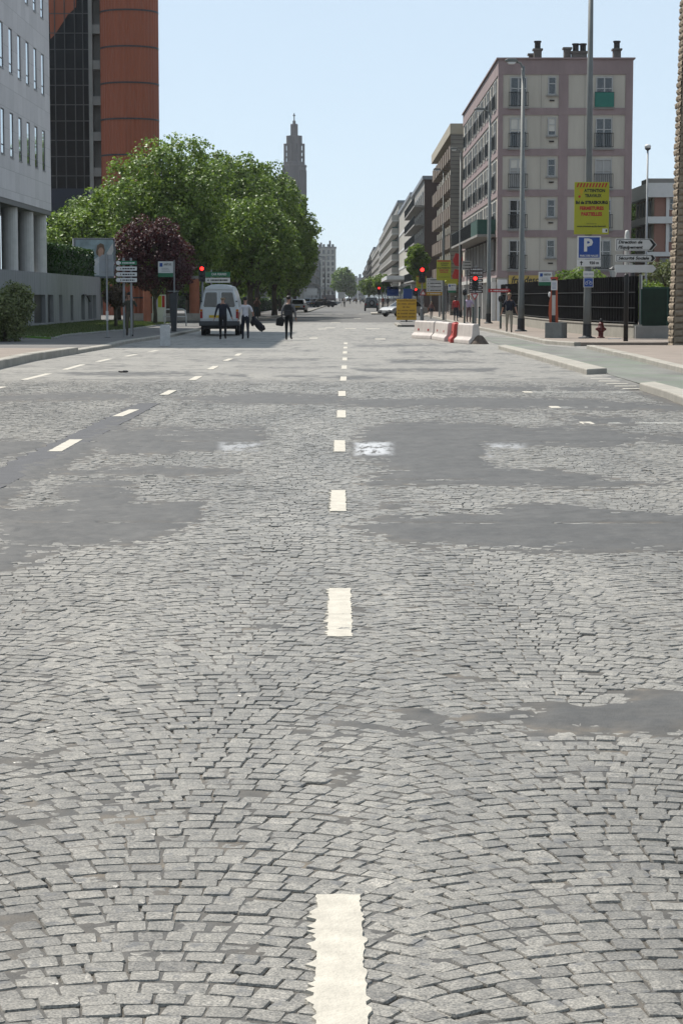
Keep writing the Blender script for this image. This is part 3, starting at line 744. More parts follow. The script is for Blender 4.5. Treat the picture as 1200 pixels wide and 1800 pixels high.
# --- white office building on the left, standing on its concrete wall
def office():
    X = -16.4; y0, y1, H, zs = 86.0, 119.0, 28.6, 6.45
    b = thing('office_building', 'pale stone clad office block on round pillars with narrow upright windows, at the left edge', 'building', (X, y0, 0))
    L = y1 - y0
    rows = [zs + 2.05 + 4.05 * k for k in range(5)]
    wy = [L - 2.65 - 2.75 * k for k in range(11)]
    ww, wh = 1.05, 2.15
    # facade with real window openings, built of strips
    mb = MB(); t = .45
    zprev = zs
    for r in rows + [H]:
        mb.box(-t, 0, zprev, 0, L, r if r != H else H)
        if r == H: break
        ys = sorted(wy); yp = 0
        for c in ys:
            mb.box(-t, yp, r, -.0005, c - ww / 2, r + wh); yp = c + ww / 2
        mb.box(-t, yp, r, -.0005, L, r + wh)
        zprev = r + wh
    mb.box(-22, 0.001, zs + .001, -t - .001, L - .001, H - .001)
    mb.build('wall', K['cladding'], b)
    MB().box(-22, -.02, H, .06, L + .02, H + .25).build('roof', K['concrete'], b)
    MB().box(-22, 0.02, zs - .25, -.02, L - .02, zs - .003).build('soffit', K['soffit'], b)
    for r in rows:
        for c in wy:
            mbw = MB(); f = .06
            for q in ((-.06, c - ww / 2, r, -.03, c - ww / 2 + f, r + wh), (-.06, c + ww / 2 - f, r, -.03, c + ww / 2, r + wh),
                      (-.06, c - ww / 2 + f, r + wh - f, -.03, c + ww / 2 - f, r + wh), (-.06, c - ww / 2 + f, r, -.03, c + ww / 2 - f, r + f),
                      (-.06, c - ww / 2 + f, r + .42, -.03, c + ww / 2 - f, r + .48)): mbw.box(*q)
            o = mbw.build('window', K['dark_metal'], b)
            MB().box(-.06, c - ww / 2 + f, r + f, -.04, c + ww / 2 - f, r + wh - f).build('pane', K['glass_sky'], o)
            MB().box(-.015, c - ww / 2 + .02, r - .05, .03, c + ww / 2 - .02, r - .002).build('sill', K['metal'], o)
    for yy in (L - .75, L - 5.6, L - 11.0, L - 16.4, L - 21.8, L - 27.2):
        MB().lathe([(.42, 3.0), (.42, zs - .25)], (-.6, yy), 20).build('pillar', K['offwhite'], b, smooth=False)
    MB().box(-3.2, 0.5, 3.0, -3.05, L - .6, zs - .25).build('glazing', K['glass_dark'], b)
    mm = MB()
    for k in range(20): mm.box(-3.05, 1 + k * 1.6, 3.0, -2.93, 1.08 + k * 1.6, zs - .25)
    mm.build('mullion', K['dark_metal'], b)
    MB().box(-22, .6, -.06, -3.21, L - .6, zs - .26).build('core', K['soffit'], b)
    # retaining wall with slit windows (a thing of its own)
    wl = thing('retaining_wall', 'grey board marked concrete wall with dark slit windows below the white office block', 'wall', (-16.2, 84, 0))
    q = MB(); Lw = 56.0; t = .35
    slits = [(px0, px1) for px0, px1 in ((60, 80), (84, 94), (104, 110), (124, 129), (143, 149), (155, 162), (163, 169.5))]
    def yy(px): return (-16.2 / ((px - 612) / 3770)) - 84
    spans = [(yy(a), yy(c)) for a, c in slits]
    z0, z1, zt = .35, 1.85, 3.02
    q.box(-t, 0, -.06, 0, Lw, z0); q.box(-t, 0, z1, 0, Lw, zt)
    yp = 0
    for a, c in spans:
        q.box(-t, yp, z0, -.0006, a, z1); yp = c
    q.box(-t, yp, z0, -.0006, Lw, z1)
    q.box(-8, Lw - .3, -.06, -t - .001, Lw, zt - .001)
    q.box(-6, 0, zt - .12, -t - .001, Lw - .31, zt - .04)
    q.build('wall_face', K['wall_conc'], wl)
    for a, c in spans:
        MB().box(-.3, a, z0, -.22, c, z1).build('window', K['dark_metal'], wl)
    MB().tube([(.12, yy(143), 1.85), (.12, yy(149), 1.85), (.12, yy(155), 1.45)], .05, 6).build('handrail', K['black'], wl)
    return b
office()

# --- orange ribbed tower and dark curtain wall further back on the left
def orange_tower():
    Y = 193.0
    b = thing('orange_tower', 'tall round tower in orange ribbed cladding with dark bands beside a black glass front', 'building', (XA(227, Y), Y + 2.55, 0))
    r = XA(277.5, Y + 2.55) - XA(227, Y + 2.55)
    H = 34; n = 44
    body = MB(); vs = []
    zs_ = [ZA(y, Y) for y in (80.5, 143.5, 207.5, 271.5)]; pitch = (zs_[0] - zs_[-1]) / 3
    levels = [zs_[-1] + pitch * k for k in range(-4, 7)]
    prof_r = [r if k % 2 else r - .06 for k in range(n * 2)]
    N = n * 2
    for z in (-.06, H):
        for k in range(N):
            a = 2 * math.pi * k / N; vs.append((prof_r[k] * math.cos(a), prof_r[k] * math.sin(a), z))
    fs = [(k, (k + 1) % N, N + (k + 1) % N, N + k) for k in range(N)] + [tuple(range(N, 2 * N))]
    body.add(vs, fs); body.build('drum', K['ribbed_orange'], b)
    for z in levels:
        if 0 < z < H: MB().lathe([(r - .05, z - .07), (r + .02, z - .07), (r + .02, z + .07), (r - .05, z + .07)], n=64).build('band', K['dark_metal'], b)
    ox, oy = b.location.x, b.location.y
    # concrete core with recesses
    c0, c1 = XA(160, Y + 2) - ox, XA(180, Y + 2) - ox
    q = MB(); q.box(c0, -.2, -.06, c0 + .35, 3, H)
    for z in levels:
        q.box(c0 + .35, -.1, z - 1.55 - .25, c1, 3, z - 1.55 + .55)
    q.box(c0 + .35, .9, -.06, c1, 3, H)
    q.build('core', K['grey_conc'], b)
    # curtain wall
    g0, g1 = XA(84, Y + 2.6) - ox, c0 - .003
    zb, zt = ZA(331, Y + 2.6), H
    MB().box(g0, .2, zb, g1, .3, zt).build('glazing', K['glass_dark'], b)
    MB().box(g0, .14, -.06, g1, .3, zb - .003).build('plinth', K['navy'], b)
    mu = MB()
    cols = [XA(p, Y + 2.6) - ox for p in (102.5, 119.5, 137, 151)]
    for x in cols: mu.box(x - .045, .12, zb, x + .045, .198, zt)
    for z in levels:
        for dz in (0.0, 1.45):
            if z + dz > zb: mu.box(g0, .13, z + dz - .04, g1, .19, z + dz + .04)
    mu.build('mullion', M('bronze_mullion', (.075, .072, .07), .6), b)
    MB().box(g0, .31, -.06, g1, 12, H - .1).build('wall', K['navy'], b)
    # reflection of an orange drum, laid over the upper panes as flat colour
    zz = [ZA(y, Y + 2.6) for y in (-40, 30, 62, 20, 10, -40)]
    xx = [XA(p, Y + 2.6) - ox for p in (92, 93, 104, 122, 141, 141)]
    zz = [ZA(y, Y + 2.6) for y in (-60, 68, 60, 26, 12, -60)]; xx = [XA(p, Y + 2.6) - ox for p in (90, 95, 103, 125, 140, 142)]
    MB().prism(list(zip(xx, zz)), 'y', .185, .1985).build('orange_reflection', K['ribbed_orange'], b)
orange_tower()

# --- pink and cream block of flats on the right
def pink_flats():
    Y = 144.0; x0 = XA(874, Y, 10)
    b = thing('apartment_building', 'cream and mauve block of flats with chimneys, nearest on the right', 'building', (x0, Y, 0))
    W = 8.95; D = 44.0; H = 17.45; pitch = 2.69
    fl = [3.27 + pitch * k for k in range(6)]
    s = 1 / 26.1
    MB().box(.06, .06, -.06, W - .06, D, H - .02).build('wall', K['cream'], b)
    band = MB(); e = .0
    for z in fl[:5]: band.box(e, e, z - .23, W, .0599, z + .23); band.box(e, .06, z - .23, .0599, D, z + .23)
    band.box(e, e, H - 1.0, W, .0599, H); band.box(e, .06, H - 1.0, .0599, D, H)
    for xa, xb in ((0, .32), (4.03, 4.66), (W - .5, W)):
        for k in range(5): band.box(xa, .004, fl[k] + .23, xb, .0595, fl[k + 1] - .23 if k < 4 else H - 1.0)
    for k in range(5): band.box(.004, .0605, fl[k] + .23, .0595, .45, fl[k + 1] - .23 if k < 4 else H - 1.0)
    band.build('band', K['mauve'], b)
    MB().box(-.12, -.12, H, W + .12, D, H + .1).build('cornice', K['mauve'], b)
    jt = MB()
    for x in (2.85, 5.75, 7.6):
        for k in range(5): jt.box(x, .05, fl[k] + .25, x + .02, .0598, fl[k + 1] - .25)
    jt.build('panel_joint', K['grey_conc'], b)
    # end wall: three window columns on five floors
    for k in range(5):
        z = fl[k] + .27
        for xc, w_, h_, zz, kind in ((1.35, 1.12, 1.98, 0, 'french'), (3.58, .55, 1.18, .82, 'small'), (7.05, 1.1, 1.98, 0, 'french')):
            cur = (k + int(xc)) % 3 == 0
            o = put_window(b, (xc, .055, z + zz), 0, w_, h_, 2 if kind == 'french' else 1, split=h_ * .62, curtain=cur and kind == 'french')
            MB().box(-w_ / 2 - .12, -.16, -.11, w_ / 2 + .12, -.0705, -.005).build('sill', K['grey_conc'], o)
            if kind == 'french':
                link('railing', railing_data(w_ + .2, .98, 11), o, (0, -.16, .02))
            else:
                MB().box(-.16, -.06, -.42, .16, .004, -.33).build('vent', K['pot'], o)
    sc = MB().box(.0, 0, 0, 1.25, .03, .95); sc.build('balcony_screen', K['teal'], b, (6.42, -.15, fl[4] + .28))
    # street front: repeating bays of french windows
    zt = [fl[k] + .27 for k in range(5)]
    yb = 2.0; i = 0
    while yb < D - 2:
        wide = i % 2 == 0
        w_ = 2.6 if wide else 1.0
        for k in range(1, 5):
            o = put_window(b, (.055, yb + w_ / 2, zt[k]), -math.pi / 2, w_, 1.98, 4 if wide else 2, split=1.25, curtain=(i + k) % 3 == 0)
            link('railing', railing_data(w_ + .15, .98, 15 if wide else 9), o, (0, -.16, .02))
        yb += w_ + (1.7 if wide else 2.0); i += 1
    # long balcony on the first floor with its green end screen, the shade under it as a dark sheet
    z = fl[1]
    o = MB().box(-1.25, 1.6, z - .16, -.004, 38, z + .0).build('balcony', K['grey_conc'], b)
    mb = MB()
    mb.box(-1.25, 3.2, z + .98, -1.2, 38, z + 1.03)
    for k in range(110): mb.box(-1.24, 3.2 + k * .317, z + .002, -1.21, 3.23 + k * .317, z + .98)
    mb.build('balustrade', K['rail_dark'], o)
    MB().box(-1.245, 1.65, z + .005, -1.2, 9.2, z + 1.0).build('screen', K['rail_green'], o)
    MB().box(-1.195, 1.65, z + .005, -.01, 1.69, z + 1.0).build('screen', K['rail_green'], o)
    rc = MB().box(-.02, 2.4, fl[0] + .24, -.003, 40, z - .165); rc.build('recess_shade', K['dark_brick'], b)  # flat dark sheet, shade under the balcony put into its colour
    for k in range(9):
        put_window(b, (-.025, 4.2 + k * 4.0, fl[0] + .3), -math.pi / 2, 2.2, 2.05, 3)
    # shops at street level
    sh = MB(); sh.box(-.3, .9, 2.75, -.004, 40, fl[0] - .24); sh.build('canopy', K['offwhite'], b)
    for k in range(8):
        MB().box(-.05, 1.2 + k * 5, .15, -.0035, 5.0 + k * 5, 2.6).build('shop_window', K['glass'], b)
    for k in range(9):
        MB().box(-.3, .6 + k * 5, -.06, -.0045, 1.0 + k * 5, 2.74).build('pier', K['white'], b)
    # grocery front on the end wall
    f = MB().box(.78, -.12, 2.48, 4.3, -.003, 3.18).build('shop_sign', M('ochre_board', (.50, .36, .09), .6), b)
    text('frandesco', .62, K['ink'], f, (2.0, -.124, 2.86), bold=.014, shear=.25, width=2.1)
    MB().box(.78, -.1, 2.34, 4.3, -.004, 2.477).build('trim', K['red'], f)
    MB().box(.9, -.06, .15, 4.2, -.0035, 2.33).build('shop_window', K['glass_dark'], b)
    MB().box(.02, -.05, -.06, .7, -.0025, 2.9).build('pier', K['white'], b)
    # chimneys
    def chim(x, y, w_, d_, h_, pots, label=None):
        o = MB().box(x - w_ / 2, y, H + .1, x + w_ / 2, y + d_, H + .1 + h_).box(x - w_ / 2 - .08, y - .08, H + .1 + h_, x + w_ / 2 + .08, y + d_ + .08, H + .22 + h_).build('chimney', K['chimney'], b)
        for px in pots:
            MB().lathe([(.2, H + .22 + h_), (.2, H + .62 + h_), (.25, H + .64 + h_), (.25, H + .74 + h_)], (px, y + d_ / 2), 12).build('chimney_pot', K['pot'], o)
    chim(2.72, 1.2, .5, .6, .62, [2.72]); chim(2.4, 2.6, .3, .5, .45, [])
    chim(4.72, 1.4, .45, .6, .72, []); chim(5.5, 1.2, 1.0, .6, .45, [5.27, 5.76]); chim(8.02, 1.2, .5, .6, .62, [8.02])
    MB().box(3.9, 1.6, H + .1, 4.2, 2, H + .2).build('vent', K['chimney'], b)
    # red carrot signs and awning over the shops
    for zc, yy in ((4.9, 41.6), (3.55, 42.6)):
        MB().prism([(-.95, zc), (-.7, zc + .62), (-.2, zc + .5), (-.05, zc), (-.2, zc - .55), (-.75, zc - .45)], 'y', yy, yy + .14).build('hanging_sign', K['red'], b)
    return b
pink_flats()

BLIND[0] = 0
# --- grey boarded block with brown balconies
def balcony_block():
    Y = 190.0; x0 = XA(791, Y, 10)
    b = thing('apartment_building', 'grey boarded block of flats with brown box balconies and a wide pale eaves board', 'building', (x0, Y, 0))
    D = 42.0; H = 16.9; W = 9
    MB().box(.9, 0, -.06, W, D, H - .3).build('wall', K['beige_conc'], b)
    MB().box(0, -.25, -.06, 2.2, -.003, H - .9).build('end_wall', K['slat'], b)
    MB().box(-.06, -.3, H - .9, W, D + .3, H).build('eaves', K['beige_conc'], b)
    for k in range(5):
        z = 3.6 + 2.62 * k
        for j in range(10):
            y = 1.2 + j * 4.1
            o = MB().box(.0, y, z - .15, .899, y + 2.5, z).box(.0, y, z, .1, y + 2.5, z + 1.05).box(.1, y, z, .899, y + .1, z + 1.05).box(.1, y + 2.4, z, .899, y + 2.5, z + 1.05).build('balcony', K['brown_conc'], b)
            if k < 4:
                put_window(b, (.895, y + 1.25, z + .05), -math.pi / 2, 2.2, 2.1, 2)
                MB().box(.55, y + 2.85, z + 1.55, .897, y + 3.55, z + 2.15).build('blind_box', K['shutter_white'], b)
                put_window(b, (.895, y + 3.2, z + .5), -math.pi / 2, .7, 1.3, 1)
    for k in range(8):
        MB().box(.84, 1 + 5 * k, .15, .896, 5 + 5 * k, 2.9).build('shop_window', K['glass'], b)
    MB().box(.3, .5, 2.95, .898, D, 3.3).build('canopy', K['offwhite'], b)
balcony_block()

def slab_block(label, px_near, Y0, Y1, py_top, wall, gable, style, depth=9, floors=5, seed=0):
    """a block on the right side of the boulevard, street front facing the roadway"""
    rd = random.Random(seed)
    x0 = XA(px_near, Y0, 10); H = ZA(py_top, Y0)
    b = thing('apartment_building', label, 'building', (x0, Y0, 0))
    D = Y1 - Y0 - .6
    MB().box(.02, 0.02, -.06, depth, D, H - .4).build('wall', K[wall], b)
    MB().box(.018, -.03, -.06, depth, .019, H - .4).build('end_wall', K[gable], b)
    MB().box(-.2, -.15, H - .4, depth, D + .05, H).build('roof', K['roof_grey'], b)
    pit = (H - 1.2 - 3.6) / floors
    for k in range(floors):
        z = 3.6 + pit * k
        if style == 'blank':
            MB().box(-.06, .1, z - .16, .0195, D, z + .16).build('band', K['white'], b)
            continue
        if style in ('long', 'rail'):
            o = MB().box(-1.1, .3, z - .12, .0195, D - .3, z + .06).build('balcony', K['offwhite' if style == 'long' else 'grey_conc'], b)
            if style == 'long':
                MB().box(-1.1, .3, z + .06, -1.02, D - .3, z + .95).build('parapet', K['grey_conc'], o)
                MB().box(-1.02, .3, z + .06, -.0, .38, z + .95).build('parapet', K['pale_conc'], o)
                MB().box(-1.0, .5, z + .1, -.2, 3.5, z + rd.uniform(.9, 1.3)).build('planting', K['rail_green'], o)
            else:
                rb = MB(); rb.box(-1.1, .3, z + .95, -1.05, D - .3, z + 1.0)
                for q in range(60): rb.box(-1.09, .3 + q * (D - .7) / 60, z + .06, -1.06, .36 + q * (D - .7) / 60, z + .95)
                rb.build('railing', K['rail_dark'], o)
        n = max(3, int(D / 5.5)); n = min(n, 14)
        for j in range(n):
            y = (j + .5) * D / n
            put_window(b, (.015, y, z + .1), -math.pi / 2, min(2.4, D / n * .62), min(2.1, pit * .76), 3)
            if style == 'rail':
                MB().box(-.1, y + D / n * .36, z + pit * .62, .017, y + D / n * .5, z + pit * .84).build('blind_box', K['white'], b)
    n = min(10, max(3, int(D / 7)))
    for j in range(n):
        MB().box(-.03, .5 + j * D / n, .15, .0192, (j + .86) * D / n, 2.7).build('shop_window', K['glass'], b)
    return b
slab_block('flats with dark brown end wall, dark balcony railings and a grey roof', 745, 239, 283, 309, 'grey_conc', 'dark_brick', 'rail', floors=5, seed=1)
bb = slab_block('blank fronted block with pale panels split by white bands', 722.5, 285, 354, 338, 'pale_conc', 'grey_conc', 'blank', floors=4, seed=2)
MB().box(-3.2, 2, 4.1, -.07, 60, 4.6).build('canopy', K['white'], bb)
slab_block('white block of flats with stacked long balconies next to the blank fronted one', 700, 357, 508, 352, 'grey_conc', 'pale_conc', 'long', floors=6, seed=3)
slab_block('weathered flats with long balconies beyond the white balconied block', 674.5, 515, 690, 412, 'grey_far', 'grey_conc', 'long', floors=6, seed=4)
slab_block('narrow looking pale block just left of the weathered balconied flats', 657, 700, 850, 434, 'pale_conc', 'grey_far', 'rail', floors=6, seed=5)
slab_block('lowest and farthest block of the right hand row', 646, 860, 1020, 462, 'grey_far', 'grey_far', 'rail', floors=5, seed=6)

# --- left row beyond the plane trees
def left_block(label, X, Y0, Y1, H, wall, floors, seed):
    rd = random.Random(seed)
    b = thing('apartment_building', label, 'building', (X, Y0, 0))
    D = Y1 - Y0
    MB().box(-12, 0, -.06, 0, D, H).build('wall', K[wall], b)
    MB().box(-12.2, -.2, H, .3, D, H + .5).build('cornice', K['grey_conc'], b)
    pit = (H - 3.6) / floors; n = max(4, int(D / 7))
    for k in range(floors):
        MB().box(.0015, .2, 3.5 + pit * k - .14, .35, D - .2, 3.5 + pit * k + .1).build('band', K['pale_conc'], b)
        for j in range(n): put_window(b, (.02, (j + .5) * D / n, 3.8 + pit * k), math.pi / 2, min(2.4, D / n * .5), pit * .66, 3)
    for j in range(n): MB().box(.002, .6 + j * D / n, -.06, .5, 1.4 + j * D / n, 3.3).build('pier', K['white'], b)
left_block('pale block behind the plane trees on the left side of the boulevard', -12.5, 345, 520, 15, 'grey_conc', 4, 1)
left_block('white piered block left of the far lamp posts', -11.6, 560, 900, 18, 'pale_conc', 5, 2)

# --- far end: tower block on the left of the roadway, low skyline
def far_block():
    Y = 1150.0
    b = thing('apartment_tower', 'pale ten storey block at the far end of the boulevard left of the roadway', 'building', (XA(556, Y), Y, 0))
    W = XA(590, Y) - XA(556, Y); H = ZA(436, Y)
    MB().box(0, 0, -.06, W, 18, H).build('wall', K['pale_conc'], b)
    MB().box(-.3, -.3, H, W + .3, 18, H + .7).build('cornice', K['grey_conc'], b)
    MB().box(2, 3, H + .7, 3, 4, H + 3).build('chimney', K['chimney'], b); MB().box(W * .65, 3, H + .7, W * .65 + 1, 4, H + 4).build('chimney', K['chimney'], b)
    for k in range(9):
        for j in range(4):
            put_window(b, (1.6 + j * (W - 3.2) / 3, -.03, 3.2 + k * 3.1), 0, 1.3, 2.1, 2, frame='grey_conc')
    MB().box(-.4, -1.2, 6.0, W + 1.4, -.003, 7.4).build('balcony', K['grey_conc'], b)
    MB().box(.5, -.5, .2, W - .5, -.004, 3.0).build('shop_front', K['dark_brick'], b)
far_block()
def skyline(px0, px1, py, Y, label, m):
    b = thing('distant_building', label, 'building', (XA(px0, Y), Y, 0))
    W = XA(px1, Y) - XA(px0, Y); H = ZA(py, Y)
    MB().box(0, 0, -.06, W, 20, H).build('wall', K[m], b)
    MB().box(W * .1, 2, H, W * .35, 8, H + 2.5).build('roof', K['roof_grey'], b)
    for k in range(4):
        MB().box(W * .06, -.1, H * .2 + k * H * .2, W * .94, -.002, H * .2 + k * H * .2 + H * .09).build('window', K['glass'], b)
skyline(616, 628, 485, 1480, 'distant grey block behind the far trees, left one of two', 'grey_far')
skyline(628.5, 646, 488, 1520, 'distant grey block behind the far trees, right one of two', 'grey_conc')

# --- church tower
def church():
    Y = 1310.0; cx_ = XA(517.3, Y, 60)
    b = thing('church_tower', 'tall stepped concrete church tower with an open lantern and a cross on top', 'church tower', (cx_, Y, 0))
    mpp = XA(518.3, Y, 60) - XA(517.3, Y, 60)
    z = lambda y: ZA(y, Y, 517)
    px = lambda p: p * mpp
    oct_ = lambda r, z0, z1: MB().lathe([(r, z0), (r, z1)], n=8, a0=math.pi / 8)
    r = px(22.3)
    sh = MB().lathe([(r, -.06), (r, z(294))], n=8, a0=math.pi / 8)
    for k in range(8):
        for j in range(4):
            a = math.pi / 8 + k * math.pi / 4; a2 = a + math.pi / 4; t = (j + .5) / 4
            x = r * (math.cos(a) * (1 - t) + math.cos(a2) * t) * 1.012; y = r * (math.sin(a) * (1 - t) + math.sin(a2) * t) * 1.012
            sh.box(x - .22, y - .22, 0, x + .22, y + .22, z(300))
    sh.build('shaft', K['church'], b)
    MB().lathe([(px(23.3), z(294.0)), (px(23.6), z(291.5)), (px(23.2), z(290.5))], n=8, a0=math.pi / 8).build('cornice', K['church'], b)
    MB().lathe([(px(20), z(290.4)), (px(20), z(285.5)), (px(18.5), z(285))], n=8, a0=math.pi / 8).build('terrace', K['church'], b)
    MB().lathe([(px(14), z(285)), (px(14), z(239)), (px(13.6), z(238.8))], n=8, a0=math.pi / 8).build('lantern', K['church'], b)
    # slender outer posts with cross bars
    for k in range(8):
        a = math.pi / 8 + k * math.pi / 4
        q = MB(); rr = px(17.6); w_ = .55
        q.box(rr - w_, -w_, z(285), rr + w_, w_, z(253))
        for yb in (253.3, 265.5, 275.5): q.box(px(13), -.35, z(yb) - .9, rr - w_, .35, z(yb) + .2)
        q.turn(a); q.build('lantern_post', K['church'], b)
    for k in range(8):
        a = k * math.pi / 4 + math.pi / 8
        MB().box(px(11), -.9, z(253), px(13.9), .9, z(239)).turn(a).build('buttress', K['church'], b)
    MB().lathe([(px(6.9), z(238.9)), (px(6.9), z(219)), (px(6.0), z(218))], n=8, a0=math.pi / 8).build('upper_lantern', K['church'], b)
    MB().lathe([(px(2.9), z(218)), (px(2.9), z(212.5)), (px(2.0), z(212))], n=8, a0=math.pi / 8).build('cap', K['church'], b)
    q = MB(); q.box(-.3, -.3, z(212), .3, .3, z(199)); q.box(-px(2.3), -.28, z(203) - .3, px(2.3), .28, z(203) + .3); q.build('cross', K['dark_metal'], b)
church()

# --- right edge: rusticated stone corner, brick school, low grey block
def stone_corner():
    x0 = XA(1182.5, 72.3, .5); y0 = 72.3
    b = thing('stone_building', 'rough brown rusticated stone corner of a tall building at the right edge', 'building', (x0, y0, 0))
    m = M('rock_faced_stone', (0.27, 0.215, 0.155), .95, 0, .3, 2.2, bump=.9, bscale=9)
    q = MB(); rd = random.Random(3); z = -.06
    xs_top = .16 - .0
    while z < 14:
        h = .225; ins = .0
        xc = -.02
        widths = []; x = 0
        off = rd.uniform(.3, .55)
        while x < 3.0:
            w_ = off if x == 0 else rd.uniform(.45, .65)
            bul = rd.uniform(.03, .07)
            # front face block, pillowed towards the viewer
            nx_, nz_ = 5, 4
            vs = []
            for iz in range(nz_ + 1):
                for ix in range(nx_ + 1):
                    u, v = ix / nx_, iz / nz_
                    e = min(u, 1 - u, .25) * 4 * min(v, 1 - v, .25) * 4
                    vs.append((x + .006 + (w_ - .012) * u, -bul * e - rd.uniform(0, .018) * (e > 0), z + .006 + (h - .012) * v))
            fs = [(iz * (nx_ + 1) + ix, iz * (nx_ + 1) + ix + 1, (iz + 1) * (nx_ + 1) + ix + 1, (iz + 1) * (nx_ + 1) + ix) for iz in range(nz_) for ix in range(nx_)]
            q.add(vs, fs); x += w_
        y = 0
        while y < .9:
            w_ = rd.uniform(.4, .6); bul = rd.uniform(.015, .045)
            nx_, nz_ = 5, 4; vs = []
            for iz in range(nz_ + 1):
                for ix in range(nx_ + 1):
                    u, v = ix / nx_, iz / nz_
                    e = min(u, 1 - u, .25) * 4 * min(v, 1 - v, .25) * 4
                    if y == 0 and u < .5: e = min(v, 1 - v, .25) * 4 * (.5 + u)
                    vs.append((-bul * e - rd.uniform(0, .03) * (e > 0), y + w_ * u, z + .006 + (h - .012) * v))
            fs = [(iz * (nx_ + 1) + ix, (iz + 1) * (nx_ + 1) + ix, (iz + 1) * (nx_ + 1) + ix + 1, iz * (nx_ + 1) + ix + 1) for iz in range(nz_) for ix in range(nx_)]
            q.add(vs, fs); y += w_
        z += h
    q.v = [(x + .019 * z_, y_, z_) for x, y_, z_ in q.v]
    q.build('stonework', m, b)
    w_ = MB().box(.01, .01, -.06, 6, .9, 14); w_.v = [(x + .019 * z_, y_, z_) for x, y_, z_ in w_.v]; w_.build('wall', K['chimney'], b)
stone_corner()
def school():
    Yc = 147.0; xc = XA(1148, Yc, 5)
    b = thing('brick_building', 'two storey red brick building with white floor bands behind the street sign', 'building', (xc, Yc, 0))
    H = ZA(322, Yc); z1 = ZA(347, Yc); z2a, z2b = ZA(393, Yc), ZA(381, Yc)
    z3 = ZA(443, Yc); W = 9; D = 9.5
    MB().box(0, 0, -.06, W, D, H - .1).build('wall', K['red_brick'], b)
    for za, zb in ((z1, H), (z2a, z2b), (z3 - .3, z3)):
        MB().box(-.5, -.35, za, W, D + .2, zb).build('band', K['white'], b)
    MB().box(-.5, -.35, H, 3.5, 3, H + .3).build('roof', K['grey_conc'], b)
    pl = MB()
    for k in range(6):
        for za, zb in ((z2b, z1), (z3, z2a)): pl.box(-.06, .2 + k * 1.6, za, -.002, .95 + k * 1.6, zb)
    pl.build('pilaster', K['beige_conc'], b)
    for za, zb in ((z2b, z1), (z3, z2a)):
        h_ = zb - za
        for j in range(2):
            o = put_window(b, (2.0 + j * 3.8, -.02, za + h_ * .35), 0, 2.0, h_ * .62, 1, split=h_ * .32)
            MB().box(-1.2, -.09, -h_ * .35, -1.0, .0, h_ * .64).build('frame', K['white'], o)
        for k in range(5):
            put_window(b, (-.02, 1.4 + k * 1.6, za + .1), -math.pi / 2, .75, h_ - .3, 1)
    MB().box(.4, -.2, -.06, W, -.003, z3 - .4).build('plinth', K['grey_conc'], b)
school()
def lattice_block():
    Y = 176.0
    b = thing('grey_building', 'dark grey block with a flat roof between the flats and the brick building', 'building', (XA(1092, Y), Y, 0))
    W = XA(1121, Y) - XA(1092, Y); H = ZA(337, Y, 1100)
    MB().box(0, 0, -.06, W, 8, ZA(375, Y)).build('wall', K['grey_conc'], b)
    MB().box(-.5, 3, -.06, W + 3, 9, H).build('upper_wall', K['chimney'], b)
    q = MB()
    for k in range(7): q.box(.1 + k * .19, -.05, .5, .16 + k * .19, -.002, ZA(378, Y))
    for k in range(12): q.box(.05, -.08, .6 + k * .55, W, -.0505, .66 + k * .55)
    q.build('lattice', K['dark_metal'], b)
lattice_block()
# ------------------------------------------------------------------ VEGETATION
K['leaf_plane'] = leaf_mat('plane_tree_leaf', (0.028, 0.060, 0.011), (0.215, 0.30, 0.078), 0.28, 0.45)
K['leaf_plum'] = leaf_mat('purple_plum_leaf', (0.022, 0.008, 0.012), (0.095, 0.032, 0.040), 0.22)
K['leaf_bush'] = leaf_mat('shrub_leaf', (0.045, 0.062, 0.022), (0.20, 0.22, 0.10), 0.2)
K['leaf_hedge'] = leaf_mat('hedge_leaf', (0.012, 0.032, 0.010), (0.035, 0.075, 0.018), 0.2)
K['leaf_brown'] = leaf_mat('brown_shrub_leaf', (0.04, 0.03, 0.02), (0.12, 0.085, 0.06), 0.2)
K['leaf_young'] = leaf_mat('young_tree_leaf', (0.06, 0.11, 0.02), (0.16, 0.22, 0.05), 0.4)
K['hedge_core'] = M('hedge_inside', (0.008, 0.014, 0.006), .9)
